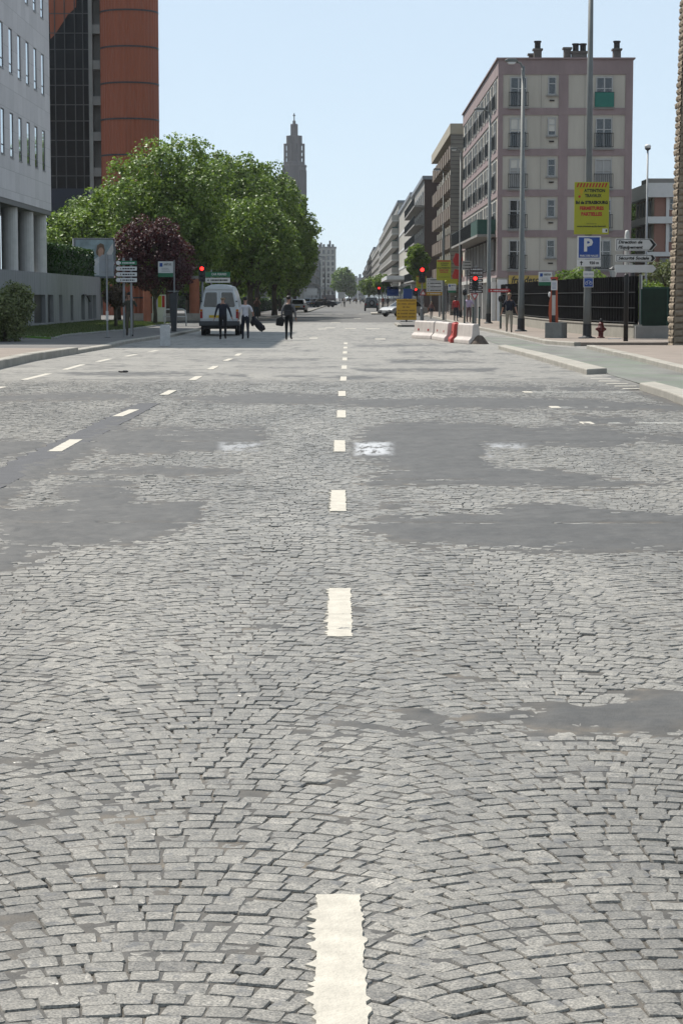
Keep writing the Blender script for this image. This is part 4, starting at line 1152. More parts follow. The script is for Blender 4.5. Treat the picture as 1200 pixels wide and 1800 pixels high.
def leaf_cloud(name, blobs, n, size, m, seed=0, shell=0.62):
    """n leaf blades spread through the volume of a set of ellipsoid clumps (x, y, z, rx, ry, rz)"""
    r = np.random.default_rng(seed)
    B = np.array(blobs, float)
    wts = B[:, 3] * B[:, 4] + B[:, 5] * B[:, 3]; wts /= wts.sum()
    k = r.choice(len(B), n, p=wts)
    d = r.normal(size=(n, 3)); d /= np.linalg.norm(d, axis=1)[:, None]
    rad = shell + (1.06 - shell) * r.random(n) ** .7
    # sub-clumps: leaves gather on twig tips
    tips = r.normal(size=(len(B), 30, 3)); tips /= np.linalg.norm(tips, axis=2)[:, :, None]
    tid = r.integers(0, 30, n)
    use = r.random(n) < .72
    d2 = tips[k, tid] + r.normal(size=(n, 3)) * .17
    d = np.where(use[:, None], d2 / np.linalg.norm(d2, axis=1)[:, None], d)
    tr = .62 + .66 * r.random((len(B), 30))
    rad = np.where(use, tr[k, tid] * (.86 + .2 * r.random(n)), rad)
    c = B[k, :3] + d * B[k, 3:6] * rad[:, None]
    nrm = d * .5 + r.normal(size=(n, 3)) * .55 + np.array([0, 0, .45])
    nrm /= np.linalg.norm(nrm, axis=1)[:, None]
    t = np.cross(nrm, r.normal(size=(n, 3))); t /= np.linalg.norm(t, axis=1)[:, None] + 1e-9
    b = np.cross(nrm, t)
    s = size * (.55 + .8 * r.random(n))[:, None]
    v = np.stack([c - t * s * .5, c - b * s * .42 + nrm * s * .1 - t * s * .05, c + t * s * .55, c + b * s * .42 + nrm * s * .1 - t * s * .05], 1)
    me = mesh_np(name, v.reshape(-1, 3), np.arange(4 * n).reshape(-1, 4), mats=[m])
    me.attributes.new('tone', 'FLOAT', 'POINT').data.foreach_set('value', np.repeat((r.random(n) * .75 + r.random(len(B))[k] * .25), 4).astype(np.float32))
    return me
def crown_blobs(h, rad, z0, seed, n=17):
    r = random.Random(seed); out = []
    zc = (h + z0) / 2; hz = (h - z0) / 2
    out.append((0, 0, zc, rad * .62, rad * .62, hz * .72))
    for i in range(n):
        t = (i + .5) / n; ph = math.acos(1 - 1.75 * t); th = i * 2.39996 + r.uniform(-.3, .3)
        x, y, z = math.sin(ph) * math.cos(th), math.sin(ph) * math.sin(th), math.cos(ph)
        q = r.uniform(.26, .42) * rad
        k = .74
        out.append((x * rad * k, y * rad * k, zc + z * hz * k, q, q, q * r.uniform(.8, 1.05)))
    return out
def trunk_data(h, rad, z0, blobs, r0=.2):
    mb = MB(); top = z0 + (h - z0) * .35
    mb.tube([(0, 0, -.1), (.02, .02, z0 * .5), (-.03, .03, z0), (.05, 0, top), (0, .05, top + (h - top) * .5)], [r0 * 1.25, r0 * .95, r0 * .85, r0 * .6, .05], 9)
    for b in blobs[1:]:
        zs = min(top, z0 * .85 + .25 * (b[2] - z0 * .85) if b[2] > z0 else z0 * .85)
        mb.tube([(0, 0, zs), (b[0] * .4, b[1] * .4, zs + (b[2] - zs) * .55), (b[0] * .9, b[1] * .9, b[2])], [r0 * .42, r0 * .26, .025], 6)
    return mb.data('trunk', K['bark'], True)
def tree(name, label, loc, h, rad, z0, m, nleaf, size, seed, cat='tree', group=None, r0=.2):
    t = thing(name, label, cat, loc, 0, group)
    bl = crown_blobs(h, rad, z0, seed)
    link('trunk', trunk_data(h, rad, z0, bl, r0), t)
    link('crown', leaf_cloud('crown', bl, nleaf, size, K[m], seed), t)
    return t
PG = 'plane trees along the left side of the boulevard'
for i, (px, Y, py, rad, label) in enumerate([
    (296, 150, 241, 4.6, 'tall plane tree whose crown is the highest peak, in front of the orange tower'),
    (412, 170, 262, 4.5, 'broad plane tree with a rounded top right of the tallest plane tree'),
    (362, 166, 254, 4.7, 'plane tree filling the dip between the two highest crowns'),
    (452, 180, 276, 3.8, 'plane tree behind the rounded one, left of the church tower'),
    (482, 190, 306, 3.7, 'plane tree overlapping the left side of the church tower shaft'),
    (508, 214, 352, 2.7, 'plane tree in front of the foot of the church tower'),
    (518, 255, 388, 2.6, 'last and lowest plane tree of the left row'),
    (205, 154, 312, 3.6, 'lower plane tree standing in front of the foot of the orange tower'),
    (140, 149, 362, 3.2, 'smallest plane tree behind the advertising panel, nearest the office block'),
    (300, 151, 322, 3.5, 'low leafy plane tree just behind the purple tree'),
    (440, 158, 345, 3.6, 'low branched plane tree above the white van and the walkers')]):
    h = ZA(py, Y, px)
    tree('plane_tree', label, (XA(px, Y, 8), Y, .12), h, rad, 1.8 if i not in (7, 8) else 1.3, 'leaf_plane', 26000 if i < 5 else 16000, .215 if i < 5 else .225, 40 + i, group=PG, r0=.24)
for i, (px, Y, py, rad, label) in enumerate([
    (330, 185, 380, 4.2, 'plane tree of the back row, leftmost, mostly hidden behind the purple tree'),
    (400, 205, 385, 4.4, 'plane tree of the back row, second from the left, behind the white van'),
    (452, 225, 400, 4.2, 'plane tree of the back row, third from the left'),
    (492, 250, 420, 3.6, 'plane tree of the back row, rightmost')]):
    tree('plane_tree', label, (XA(px, Y, 5), Y, .12), ZA(py, Y, px), rad, .9, 'leaf_plane', 9000, .3, 60 + i, group=PG, r0=.22)
tree('plum_tree', 'dark purple leaved tree with a rounded crown behind the direction signs', (XA(272, 122, 4), 122, .12), ZA(385, 122, 270), 2.2, 1.25, 'leaf_plum', 19000, .13, 71, r0=.12)
t = tree('small_tree', 'small round brown leaved tree on a pale stem beside the man in olive', (XA(203, 108, 2), 108, .15), ZA(508, 108, 200) , .62, .95, 'leaf_brown', 3500, .09, 72, r0=.09)
bt = thing('shrub', 'big rounded grey green shrub on the pavement at the left edge', 'shrub', (XA(6, 77, 1), 77.3, .12))
br = random.Random(5)
blob = [(0, 0, 1.0, .95, .95, .98)] + [(.78 * math.cos(a) * br.uniform(.7, 1), .78 * math.sin(a), br.uniform(.45, 1.75), .42, .42, .42) for a in [q * .7 for q in range(9)]]
link('foliage', leaf_cloud('foliage', blob, 16000, .085, K['leaf_bush'], 9, .8), bt)
MB().tube([(0, 0, -.1), (.03, 0, .5), (0, .05, 1.2)], [.08, .06, .03], 7).build('stem', K['bark'], bt)
def box_hedge(name, label, poly, z0, z1, m, n, size, seed, cat='hedge'):
    """a clipped hedge: dark inside and leaf blades over its faces"""
    h = thing(name, label, cat, (poly[0][0], poly[0][1], z0))
    ox, oy = poly[0]
    pp = [(x - ox, y - oy) for x, y in poly]
    cxm, cym = sum(p[0] for p in pp) / len(pp), sum(p[1] for p in pp) / len(pp)
    MB().prism([(cxm + (x - cxm) * .9, cym + (y - cym) * .985) for x, y in pp], 'z', 0, z1 - z0 - .1).build('core', K['hedge_core'], h)
    r = np.random.default_rng(seed)
    xs, ys = [p[0] for p in pp], [p[1] for p in pp]
    c = np.stack([r.uniform(min(xs), max(xs), n), r.uniform(min(ys), max(ys), n), r.uniform(0, z1 - z0, n)], -1)
    ax = r.integers(0, 3, n); sd = r.integers(0, 2, n)
    lo = np.array([min(xs), min(ys), 0]); hi = np.array([max(xs), max(ys), z1 - z0])
    sel = np.arange(n); c[sel, ax] = np.where(ax == 2, hi[2], np.where(sd == 0, lo[ax], hi[ax])) + r.normal(0, .05, n)
    nr = r.normal(size=(n, 3)); nr[sel, ax] += np.where((sd == 1) | (ax == 2), 1.2, -1.2); nr /= np.linalg.norm(nr, axis=1)[:, None]
    t = np.cross(nr, r.normal(size=(n, 3))); t /= np.linalg.norm(t, axis=1)[:, None]; b = np.cross(nr, t)
    s = size * (.6 + .8 * r.random(n))[:, None]
    v = np.stack([c - t * s * .5, c - b * s * .4, c + t * s * .5, c + b * s * .4], 1)
    me = mesh_np('foliage', v.reshape(-1, 3), np.arange(4 * n).reshape(-1, 4), mats=[K[m]])
    me.attributes.new('tone', 'FLOAT', 'POINT').data.foreach_set('value', np.repeat(r.random(n), 4).astype(np.float32))
    link('foliage', me, h)
    return h
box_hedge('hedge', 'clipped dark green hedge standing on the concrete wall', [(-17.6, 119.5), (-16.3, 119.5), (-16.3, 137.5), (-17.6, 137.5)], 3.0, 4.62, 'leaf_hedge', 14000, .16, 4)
# small street trees on the right
tree('street_tree', 'young bright green street tree behind the nearest red traffic light on the right', (XA(733, 232, 5), 232, .12), ZA(428, 232), 1.25, 3.2, 'leaf_young', 5500, .26, 81, r0=.1)
tree('street_tree', 'small bright green street tree in front of the white balconied flats', (XA(672, 335, 4), 335, .12), ZA(484, 335), 1.5, 2.2, 'leaf_young', 3000, .26, 82, r0=.1)
tree('street_tree', 'far street tree under the lowest blocks right of the roadway', (XA(648, 520, 4), 520, .12), ZA(489, 520), 2.6, 1.8, 'leaf_plane', 3000, .4, 83, r0=.12)
tree('park_tree', 'large tree at the end of the boulevard, just right of the far apartment tower', (XA(602, 1000, 7), 1000, 0), ZA(470, 1000), 5.6, 2, 'leaf_plane', 9000, .75, 84, r0=.4)
tree('park_tree', 'lower tree at the end of the boulevard below the grey blocks', (XA(613, 1060, 7), 1060, 0), ZA(484, 1060), 4.2, 1, 'leaf_plane', 6000, .7, 85, r0=.4)
tree('garden_tree', 'leafy tree behind the fence left of the parking sign', (XA(1018, 128, 3), 128, .1), ZA(478, 128, 1010), 1.5, 1.6, 'leaf_young', 4500, .16, 86, r0=.1)
tree('garden_tree', 'thin leaved small tree in front of the brick building', (XA(1168, 118, 3), 118, .1), ZA(462, 118, 1160), 1.25, 2.0, 'leaf_bush', 2600, .14, 87, r0=.08)
tree('garden_tree', 'tree top showing over the wall between flats and brick building', (XA(1106, 172, 9), 172, .1), ZA(343, 172, 1100), 1.3, 3, 'leaf_plane', 3000, .2, 88, r0=.12)
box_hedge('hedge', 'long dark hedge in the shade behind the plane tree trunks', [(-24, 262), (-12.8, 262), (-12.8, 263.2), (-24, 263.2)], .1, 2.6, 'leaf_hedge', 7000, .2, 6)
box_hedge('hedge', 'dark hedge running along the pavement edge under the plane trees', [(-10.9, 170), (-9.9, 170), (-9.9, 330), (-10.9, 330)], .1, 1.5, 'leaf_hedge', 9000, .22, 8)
sb = thing('shrub', 'low bright green shrub behind the green fence', 'shrub', (XA(1138, 96, 2), 96, .1))
link('foliage', leaf_cloud('foliage', [(0, 0, 1.5, .8, .5, .85), (.5, 0, 1.3, .6, .5, .8)], 4000, .11, K['leaf_young'], 19), sb)
MB().tube([(0, 0, -.1), (0, 0, 1.3)], [.05, .03], 6).build('stem', K['bark'], sb)

# grass bank by the left wall
K['soil_grass'] = M('mown_grass', (0.12, 0.24, 0.035), .9, 0, .3, 2.5, bump=.6, bscale=50)
gp = [g(40, 598.5), g(95, 602), g(112, 596), g(175, 590), g(217, 586), g(262, 579), g(300, 574)]
gx = [(-16.2 + .003, 139.9), (-16.2 + .003, gp[0][1] - 1)]
tag(MB().prism(gp + gx, 'z', .05, .20).build('lawn', K['soil_grass']), 'strip of mown lawn between the left pavement and the concrete wall', None, None, 'structure')
def blades():
    r = np.random.default_rng(2); n = 26000
    P_ = []
    poly = gp + gx
    xs, ys = np.array([q[0] for q in poly]), np.array([q[1] for q in poly])
    c = np.stack([r.uniform(xs.min(), xs.max(), n * 3), r.uniform(ys.min(), ys.max(), n * 3)], -1)
    ins = np.zeros(len(c), bool)
    for i in range(len(poly)):
        x0, y0 = poly[i]; x1, y1 = poly[(i + 1) % len(poly)]
        ins ^= ((y0 > c[:, 1]) != (y1 > c[:, 1])) & (c[:, 0] < (x1 - x0) * (c[:, 1] - y0) / (y1 - y0 + 1e-9) + x0)
    c = c[ins][:n]; n = len(c); a = r.uniform(0, 6.3, n)
    d = np.stack([np.cos(a), np.sin(a), 0 * a], -1) * .035
    b = np.concatenate([c, np.full((n, 1), .195)], 1)
    tip = b + np.stack([r.normal(0, .03, n), r.normal(0, .03, n), r.uniform(.05, .11, n)], -1)
    v = np.stack([b - d, b + d, tip], 1)
    me = mesh_np('grass', v.reshape(-1, 3), np.arange(3 * n).reshape(-1, 3), mats=[K['leaf_bush']])
    me.attributes.new('tone', 'FLOAT', 'POINT').data.foreach_set('value', np.repeat(r.random(n) * .4, 3).astype(np.float32))
    return me
tag(link('grass', blades()), 'short grass blades on the lawn by the concrete wall', 'grass', None, 'stuff')
kerb([(x + .02, y) for x, y in gp], .12, .2, 'low grey edging round the lawn', side=1, m='concrete')

# ------------------------------------------------------------------ VEHICLES
K['car_glass'] = M('car_glass', (0.01, 0.012, 0.014), .05, 0, .1, spec=.8)
K['tail'] = M('tail_light', (0.30, 0.012, 0.012), .25, 0, .1)
K['amber'] = M('amber_lens', (0.5, .16, .01), .25, 0, .1)
K['plate'] = M('yellow_plate', (0.62, 0.42, 0.02), .5, 0, .05)
K['plate_w'] = M('white_plate', (0.7, 0.7, 0.68), .5, 0, .05)
K['bumper'] = M('grey_plastic', (0.055, 0.058, 0.062), .6, 0, .15)
K['rim'] = M('wheel_rim', (0.32, 0.32, 0.33), .4, .6, .1)
K['headlamp'] = M('headlamp_glass', (0.55, 0.56, 0.57), .15, .3, .05)
def wheel(parent, x, y, r, w_, side):
    o = MB().lathe([(r * .62, -w_ / 2), (r * .94, -w_ / 2), (r, -w_ * .3), (r, w_ * .3), (r * .94, w_ / 2), (r * .62, w_ / 2)], n=22).build('wheel', K['rubber'], parent, (x, y, r))
    o.rotation_euler = (0, math.pi / 2, 0)
    MB().lathe([(.05, -w_ * .25), (r * .6, -w_ * .3), (r * .64, w_ * .42), (r * .3, w_ * .3), (.08, w_ * .36)], n=18).build('rim', K['rim'], o).rotation_euler = (0, 0 if side > 0 else math.pi, 0)
    return o
def van():
    Y = 95.5; x = (XA(353, Y) + XA(418, Y)) / 2
    b = thing('van', 'white high roofed van seen from behind, standing by the left kerb', 'van', (x, Y, 0))
    K['van_white'] = M('van_paint', (0.60, 0.63, 0.65), .35, 0, .05, coat=.4)
    sec = [(-.80, .46), (-.86, .62), (-.875, 1.15), (-.80, 1.55), (-.66, 2.02), (-.56, 2.18), (-.35, 2.27), (0, 2.29)]
    sec = sec + [(-a, z) for a, z in sec[-2::-1]]
    n = len(sec); vs, fs = [], []
    stations = [(0, 1.0, 1.0), (.06, 1.0, 1.0), (3.2, 1.0, 1.0), (3.55, .98, .96), (4.1, .95, .55), (4.75, .86, .45)]
    for y, sx, sz in stations:
        for a, z in sec: vs.append((a * sx * (.97 if y == 0 else 1), y, z if z < 1.16 else 1.15 + (z - 1.15) * (sz if sz < .9 else sz) if sz >= .9 else min(z, 1.15 + (z - 1.15) * (sz - .45) * 2) if sz > .5 else min(z, 1.05)))
    for i in range(len(stations) - 1):
        for k in range(n - 1): fs.append((i * n + k, (i + 1) * n + k, (i + 1) * n + k + 1, i * n + k + 1))
        fs.append((i * n + n - 1, (i + 1) * n + n - 1, (i + 1) * n, i * n))
    fs.append(tuple(range(n))); fs.append(tuple(range((len(stations) - 1) * n, len(stations) * n))[::-1])
    MB().add(vs, fs).build('body', K['van_white'], b, bevel=.025)
    for s in (-1, 1):
        d = MB().prism([(s * .02, .72), (s * .80, .72), (s * .815, 1.15), (s * .745, 1.56), (s * .62, 1.98), (s * .02, 2.02)], 'y', -.03, -.004).build('rear_door', K['van_white'], b, bevel=.01)
        MB().prism([(s * .10, 1.28), (s * .66, 1.28), (s * .70, 1.34), (s * .60, 1.88), (s * .55, 1.93), (s * .13, 1.93), (s * .10, 1.88)], 'y', -.045, -.0305).build('window', K['car_glass'], d)
        MB().box(s * .8 - .06, -.05, .78, s * .8 + .06, -.0305, 1.08).build('tail_light', K['tail'], b)
        MB().box(s * .8 - .06, -.05, 1.085, s * .8 + .06, -.0305, 1.18).build('indicator', K['amber'], b)
        MB().box(s * .78 - .05, -.06, 1.5, s * .78 + .03, -.0305, 1.56).build('hinge', K['bumper'], d)
        m_ = MB().box(s * .9 - .02, 3.6, 1.3, s * 1.1, 3.68, 1.62).build('mirror', K['bumper'], b)
        for y in (.95, 3.75): wheel(b, s * .76, y, .32, .2, s)
    MB().box(-.62, -.05, 2.055, .62, -.004, 2.16).build('roof_seam', K['van_white'], b)
    MB().box(-.9, -.14, .44, .9, .3, .66).build('bumper', K['bumper'], b, bevel=.03)
    p = MB().box(-.46, -.055, .80, .06, -.031, .92).build('number_plate', K['plate'], b)
    MB().box(.03, -.05, 1.05, .09, -.031, 1.15).build('door_handle', K['bumper'], b)
    MB().box(-.75, .4, .3, .75, 4.2, .46).build('underbody', K['black'], b)
van()
def car(name, label, cat, loc, rz, paint, L=4.1, W=1.68, H=1.42, hood=1.1, trunk=.35, clear=.28, spare=False, roofc=None, wr=.3):
    """a car pointing along +y, its rear bumper at y = 0"""
    b = thing(name, label, cat, loc, rz)
    m = M('car_paint', paint, .3, .2, .05, coat=.5)
    w2 = W / 2; zb = H * .62
    low = [(0, clear + .1), (.03, zb - .1), (trunk * .5, zb), (L - hood, zb), (L - hood * .35, zb - .06), (L - .06, zb - .28), (L, clear + .12), (L - .15, clear), (.15, clear)]
    MB().prism(low, 'x', -w2, w2).build('body', m, b, bevel=.07, seg=3)
    r0, r1, r2, r3 = trunk * .5, trunk * .5 + (.12 if spare or trunk < .3 else .45), L - hood - .75, L - hood + .1
    ti = .15 * W / 1.68
    def ring(ins, z, ya, yb): return [(-w2 + .06 + ins, ya, z), (w2 - .06 - ins, ya, z), (w2 - .06 - ins, yb, z), (-w2 + .06 + ins, yb, z)]
    vs = ring(0, zb - .01, r0, r3) + ring(ti, H - .03, r1, r2) + ring(ti + .06, H, r1 + .1, r2 - .1)
    fs = [(i, (i + 1) % 4, 4 + (i + 1) % 4, 4 + i) for i in range(4)] + [(4 + i, 4 + (i + 1) % 4, 8 + (i + 1) % 4, 8 + i) for i in range(4)] + [(8, 9, 10, 11)]
    MB().add(vs, fs).build('cabin', m, b, bevel=.03)
    def pane(nm, q, lift):
        c = sum((Vector(v) for v in q), Vector()) / 4
        nrm = (Vector(q[1]) - Vector(q[0])).cross(Vector(q[3]) - Vector(q[0])).normalized()
        ins = [c + (Vector(v) - c) * .86 for v in q]
        A_ = [v + nrm * lift for v in ins]; B_ = [v - nrm * .01 for v in ins]
        MB().add(A_ + B_, [(0, 1, 2, 3), (0, 4, 5, 1), (1, 5, 6, 2), (2, 6, 7, 3), (3, 7, 4, 0)]).build(nm, K['car_glass'], b)
    pane('rear_window', [vs[0], vs[1], vs[5], vs[4]], .008)
    pane('windscreen', [vs[2], vs[3], vs[7], vs[6]], .008)
    for q in ((1, 2, 6, 5), (3, 0, 4, 7)):
        A_ = [Vector(vs[i]) for i in q]
        mid0, mid1 = (A_[0] + A_[1]) / 2, (A_[2] + A_[3]) / 2
        pane('side_window', [A_[0], mid0, mid1, A_[3]], .008); pane('side_window', [mid0, A_[1], A_[2], mid1], .008)
    for s in (-1, 1):
        MB().box(s * (w2 - .14) - .09, -.02, zb - .32, s * (w2 - .14) + .09, .06, zb - .1).build('tail_light', K['tail'], b)
        MB().box(s * (w2 - .25) - .16, L - .13, zb - .42, s * (w2 - .25) + .16, L - .01, zb - .27).build('headlight', K['headlamp'], b)
        MB().box(s * (w2 + .09) - .09, L - hood - .1, zb + .02, s * (w2 + .09) + .09, L - hood, zb + .16).build('mirror', m, b)
        for y in (.75, L - .8): wheel(b, s * (w2 - .09), y, wr, .2, s)
    MB().box(-w2 + .03, -.09, clear + .05, w2 - .03, .1, clear + .24).build('rear_bumper', K['bumper'], b, bevel=.03)
    MB().box(-w2 + .03, L - .1, clear + .03, w2 - .03, L + .09, clear + .22).build('front_bumper', K['bumper'], b, bevel=.03)
    MB().box(-.26, -.03, zb - .3, .26, -.005, zb - .19).build('number_plate', K['plate'], b)
    MB().box(-.26, L + .091, clear + .08, .26, L + .105, clear + .19).build('number_plate', K['plate_w'], b)
    if spare:
        o = MB().lathe([(.14, -.1), (.33, -.1), (.36, -.05), (.36, .08), (.1, .1)], n=20).build('spare_wheel', K['rubber'], b, (.05, -.12, zb - .05)); o.rotation_euler = (math.pi / 2, 0, 0)
        MB().lathe([(.02, .101), (.2, .105), (.21, .12), (.05, .125)], n=16).build('rim', K['rim'], o)
    return b
def on(px, Y): return XA(px, Y, .5)
car('off_road_car', 'dark grey off road car with a spare wheel on its back, driving away', 'car', (on(652.5, 268), 268, .004), 0, (0.05, 0.055, 0.05), L=3.8, W=1.72, H=1.72, trunk=.1, hood=1.0, clear=.38, spare=True, wr=.36)
car('saloon_car', 'silver saloon turning at the crossing, half hidden by the yellow works board', 'car', (on(741, 192), 192.5, .004), R(130), (0.36, 0.37, 0.38), L=4.4, W=1.75, H=1.42, trunk=1.2, hood=1.2)
car('small_car', 'pale small car seen from behind at the left, beside the walker with the backpack', 'car', (on(523, 222), 222, .125), R(-3), (0.5, .5, .5), L=3.7, W=1.6, H=1.4, trunk=.1, hood=.9)
car('parked_car', 'light blue car parked on the left beyond the pale small car', 'car', (on(536, 372), 372, .125), R(-30), (0.25, 0.33, 0.40), L=4.1, trunk=.5)
car('parked_car', 'dark navy car parked in front of the light blue one', 'car', (on(548, 352), 352, .125), R(-64), (0.012, 0.014, 0.022), L=4.2, trunk=.5)
car('distant_car', 'leftmost of the dark cars waiting at the far end of the roadway', 'car', (on(612, 820), 820, .004), 0, (0.03, .03, .035), trunk=.3)
car('distant_car', 'middle one of the dark cars waiting at the far end of the roadway', 'car', (on(624, 800), 800, .004), 0, (0.06, .02, .02), trunk=.3)
car('distant_car', 'rightmost of the dark cars waiting at the far end of the roadway', 'car', (on(637, 780), 780, .004), 0, (0.03, .035, .04), trunk=.3)
# ------------------------------------------------------------------ PEOPLE
def cloth(name, c): return M('cloth_' + name, c, .9, 0, .15, 8)
BASE = {'pelvis': (0, 0, .95), 'waist': (0, 0, 1.10), 'chest': (0, .005, 1.30), 'neckb': (0, .01, 1.455), 'neckt': (0, 0, 1.54), 'head1': (0, -.012, 1.615), 'head2': (0, 0, 1.695)}
RAD = {'pelvis': .135, 'waist': .125, 'chest': .145, 'neckb': .075, 'neckt': .055, 'head1': .076, 'head2': .088, 'sh': .068, 'el': .046, 'wr': .033, 'ha': .034, 'hip': .10, 'kn': .062, 'an': .043, 'to': .036}
def person(label, loc, rz, top, trousers, shoes=(.02, .018, .016), sleeve=True, hair='hair_dark', bald=False, long_hair=False, h=1.75, stride=0.0, arms=None, bulk=1.0, hat=None, group=None):
    """a figure facing -y; arms = ((elbow, wrist) left, (elbow, wrist) right) relative to the shoulder"""
    J = dict(BASE)
    arms = arms or (((.06, .03, -.28), (.07, -.05, -.53)), ((-.06, .03, -.28), (-.07, -.05, -.53)))
    for s, nm, (el, wr) in ((1, 'L', arms[0]), (-1, 'R', arms[1])):
        sh = Vector((.175 * s, .005, 1.41)); J['sh' + nm] = tuple(sh)
        e, w_ = sh + Vector(el), sh + Vector(wr)
        J['el' + nm] = tuple(e); J['wr' + nm] = tuple(w_); J['ha' + nm] = tuple(w_ + (w_ - e).normalized() * .085)
        st = stride * s
        J['hip' + nm] = (.09 * s, 0, .90)
        J['kn' + nm] = (.10 * s, -.02 - st * .5, .49)
        lift = .06 if st < 0 else 0
        J['an' + nm] = (.10 * s, .03 - st, .085 + lift)
        J['to' + nm] = (.11 * s, -.13 - st, .045 + lift * .3)
    k = h / 1.78
    names = list(J); idx = {n_: i for i, n_ in enumerate(names)}
    edges = [('pelvis', 'waist'), ('waist', 'chest'), ('chest', 'neckb'), ('neckb', 'neckt'), ('neckt', 'head1'), ('head1', 'head2')]
    for nm in 'LR':
        edges += [('chest', 'sh' + nm), ('sh' + nm, 'el' + nm), ('el' + nm, 'wr' + nm), ('wr' + nm, 'ha' + nm), ('pelvis', 'hip' + nm), ('hip' + nm, 'kn' + nm), ('kn' + nm, 'an' + nm), ('an' + nm, 'to' + nm)]
    me = bpy.data.meshes.new('tmp')
    me.from_pydata([tuple(c * k for c in J[n_]) for n_ in names], [(idx[a], idx[b]) for a, b in edges], [])
    o = bpy.data.objects.new('tmp', me); COL.objects.link(o)
    o.modifiers.new('skin', 'SKIN')
    for n_, sv_ in zip(names, me.skin_vertices[0].data):
        r = RAD[n_.rstrip('LR') if n_ not in RAD else n_] * k * (bulk if n_ in ('pelvis', 'waist', 'chest') else 1)
        sv_.radius = (r * 1.12, r * .86) if n_ in ('pelvis', 'waist') else (r, r)
        sv_.use_root = n_ == 'pelvis'
    sd = o.modifiers.new('sub', 'SUBSURF'); sd.levels = 1; sd.render_levels = 1
    dg = bpy.context.evaluated_depsgraph_get()
    body = bpy.data.meshes.new_from_object(o.evaluated_get(dg))
    bpy.data.objects.remove(o)
    segm = []
    for a, b in edges:
        a_, b_ = a.rstrip('LR') if a not in BASE else a, b.rstrip('LR') if b not in BASE else b
        lab = {'neckb': 1, 'neckt': 0, 'head1': 0, 'head2': 0, 'el': 1, 'wr': 1 if sleeve else 0, 'ha': 0, 'hip': 2, 'kn': 2, 'an': 2, 'to': 3, 'waist': 1, 'chest': 1, 'sh': 1}[b_]
        segm.append((Vector(J[a]) * k, Vector(J[b]) * k, lab))
    vs = [tuple(v.co) for v in body.vertices]; fs = [tuple(p.vertices) for p in body.polygons]; ms = []
    for p in body.polygons:
        c = p.center; best, lab = 9, 0
        for a, b, l in segm:
            d = b - a; t = max(0, min(1, (c - a).dot(d) / d.length_squared)); q = (c - a - d * t).length
            if q < best: best, lab = q, l
        if lab == 1 and c.z < .99 * k and abs(c.x) < .17 * k: lab = 2
        if lab == 2 and c.z < .07 * k: lab = 3
        ms.append(lab)
    bpy.data.meshes.remove(body)
    mb = MB(); mb.add(vs, fs); mb.m = ms
    for nm, s in (('L', 1), ('R', -1)):       # fingers, rooted in the palm
        wr, ha = Vector(J['wr' + nm]) * k, Vector(J['ha' + nm]) * k
        d = (ha - wr).normalized(); sd_ = d.cross(Vector((1, 0, 0)) if abs(d.x) < .8 else Vector((0, 1, 0))).normalized(); cu = d.cross(sd_) * (-s)
        for f, (off, ln) in enumerate(((-.027, .068), (-.009, .078), (.009, .073), (.026, .058))):
            p0 = ha + sd_ * off + d * .01
            mb.tube([p0, p0 + d * ln * .55 + cu * .008, p0 + d * ln + cu * .026], [.0095, .009, .007], 5, 0)
        p0 = wr + (ha - wr) * .45 - sd_ * .026
        mb.tube([p0, p0 + d * .035 - sd_ * .022 + cu * .01, p0 + d * .062 - sd_ * .026 + cu * .022], [.011, .010, .008], 5, 0)
    hz = 1.66 * k                               # face
    mb.ellip((0, -.098 * k, hz - .012), (.014, .02, .022), 6, 5, 0)
    for s in (-1, 1):
        mb.ellip((s * .032, -.083 * k, hz + .022), (.012, .008, .007), 6, 4, 4)
        mb.ellip((s * .088 * k, .005, hz + .005), (.012, .02, .03), 6, 5, 0)
    mb.ellip((0, -.084 * k, hz - .05), (.024, .008, .006), 6, 4, 5)
    key = rgb = top
    mats = [K['skin'], cloth('top', top), cloth('trousers', trousers), cloth('shoes', shoes), K['ink'], K['darkred_lens']]
    t = tag(mb.build('person', mats, None, loc, rz, smooth=True), label, 'person', group)
    if not bald:
        hb = MB().ellip((0, .018 * k, 1.715 * k), (.096 * k, .106 * k, .085 * k), 12, 8)
        if long_hair: hb.ellip((0, .06 * k, 1.60 * k), (.085 * k, .06 * k, .13 * k), 10, 8)
        hb.build('hair', K[hair], t, smooth=True)
    else:
        MB().ellip((0, .035 * k, 1.655 * k), (.092 * k, .08 * k, .05 * k), 12, 8).build('hair', K[hair], t, smooth=True)
    return t
AW = math.pi
def gxy(px, py, z=0):
    q = G(px, py, z); return (q.x, q.y, z)
a_walk = (((.10, -.10, -.26), (.15, -.24, -.46)), ((-.09, .08, -.26), (-.16, .10, -.50)))
a_out = (((.10, .02, -.26), (.15, -.02, -.49)), ((-.11, .02, -.26), (-.18, .02, -.48)))
a_up = (((.10, -.16, -.20), (-.02, -.30, .04)), ((-.10, -.16, -.20), (.02, -.30, .04)))
p1 = person('man in a navy jacket and black trousers walking away behind the white van', gxy(392, 597.5), AW + .05, (.010, .013, .026), (.008, .008, .010), hair='hair_fair', bald=True, stride=.10, arms=a_out, h=1.77, bulk=1.12)
p2 = person('woman in a white T-shirt and dark trousers walking away right of the van', gxy(431.5, 597), AW + .1, (.62, .61, .66), (.012, .014, .026), sleeve=False, stride=.16, h=1.72, arms=(((.08, .03, -.27), (.10, -.03, -.50)), ((-.12, .04, -.24), (-.17, .0, -.47))), bulk=.88)
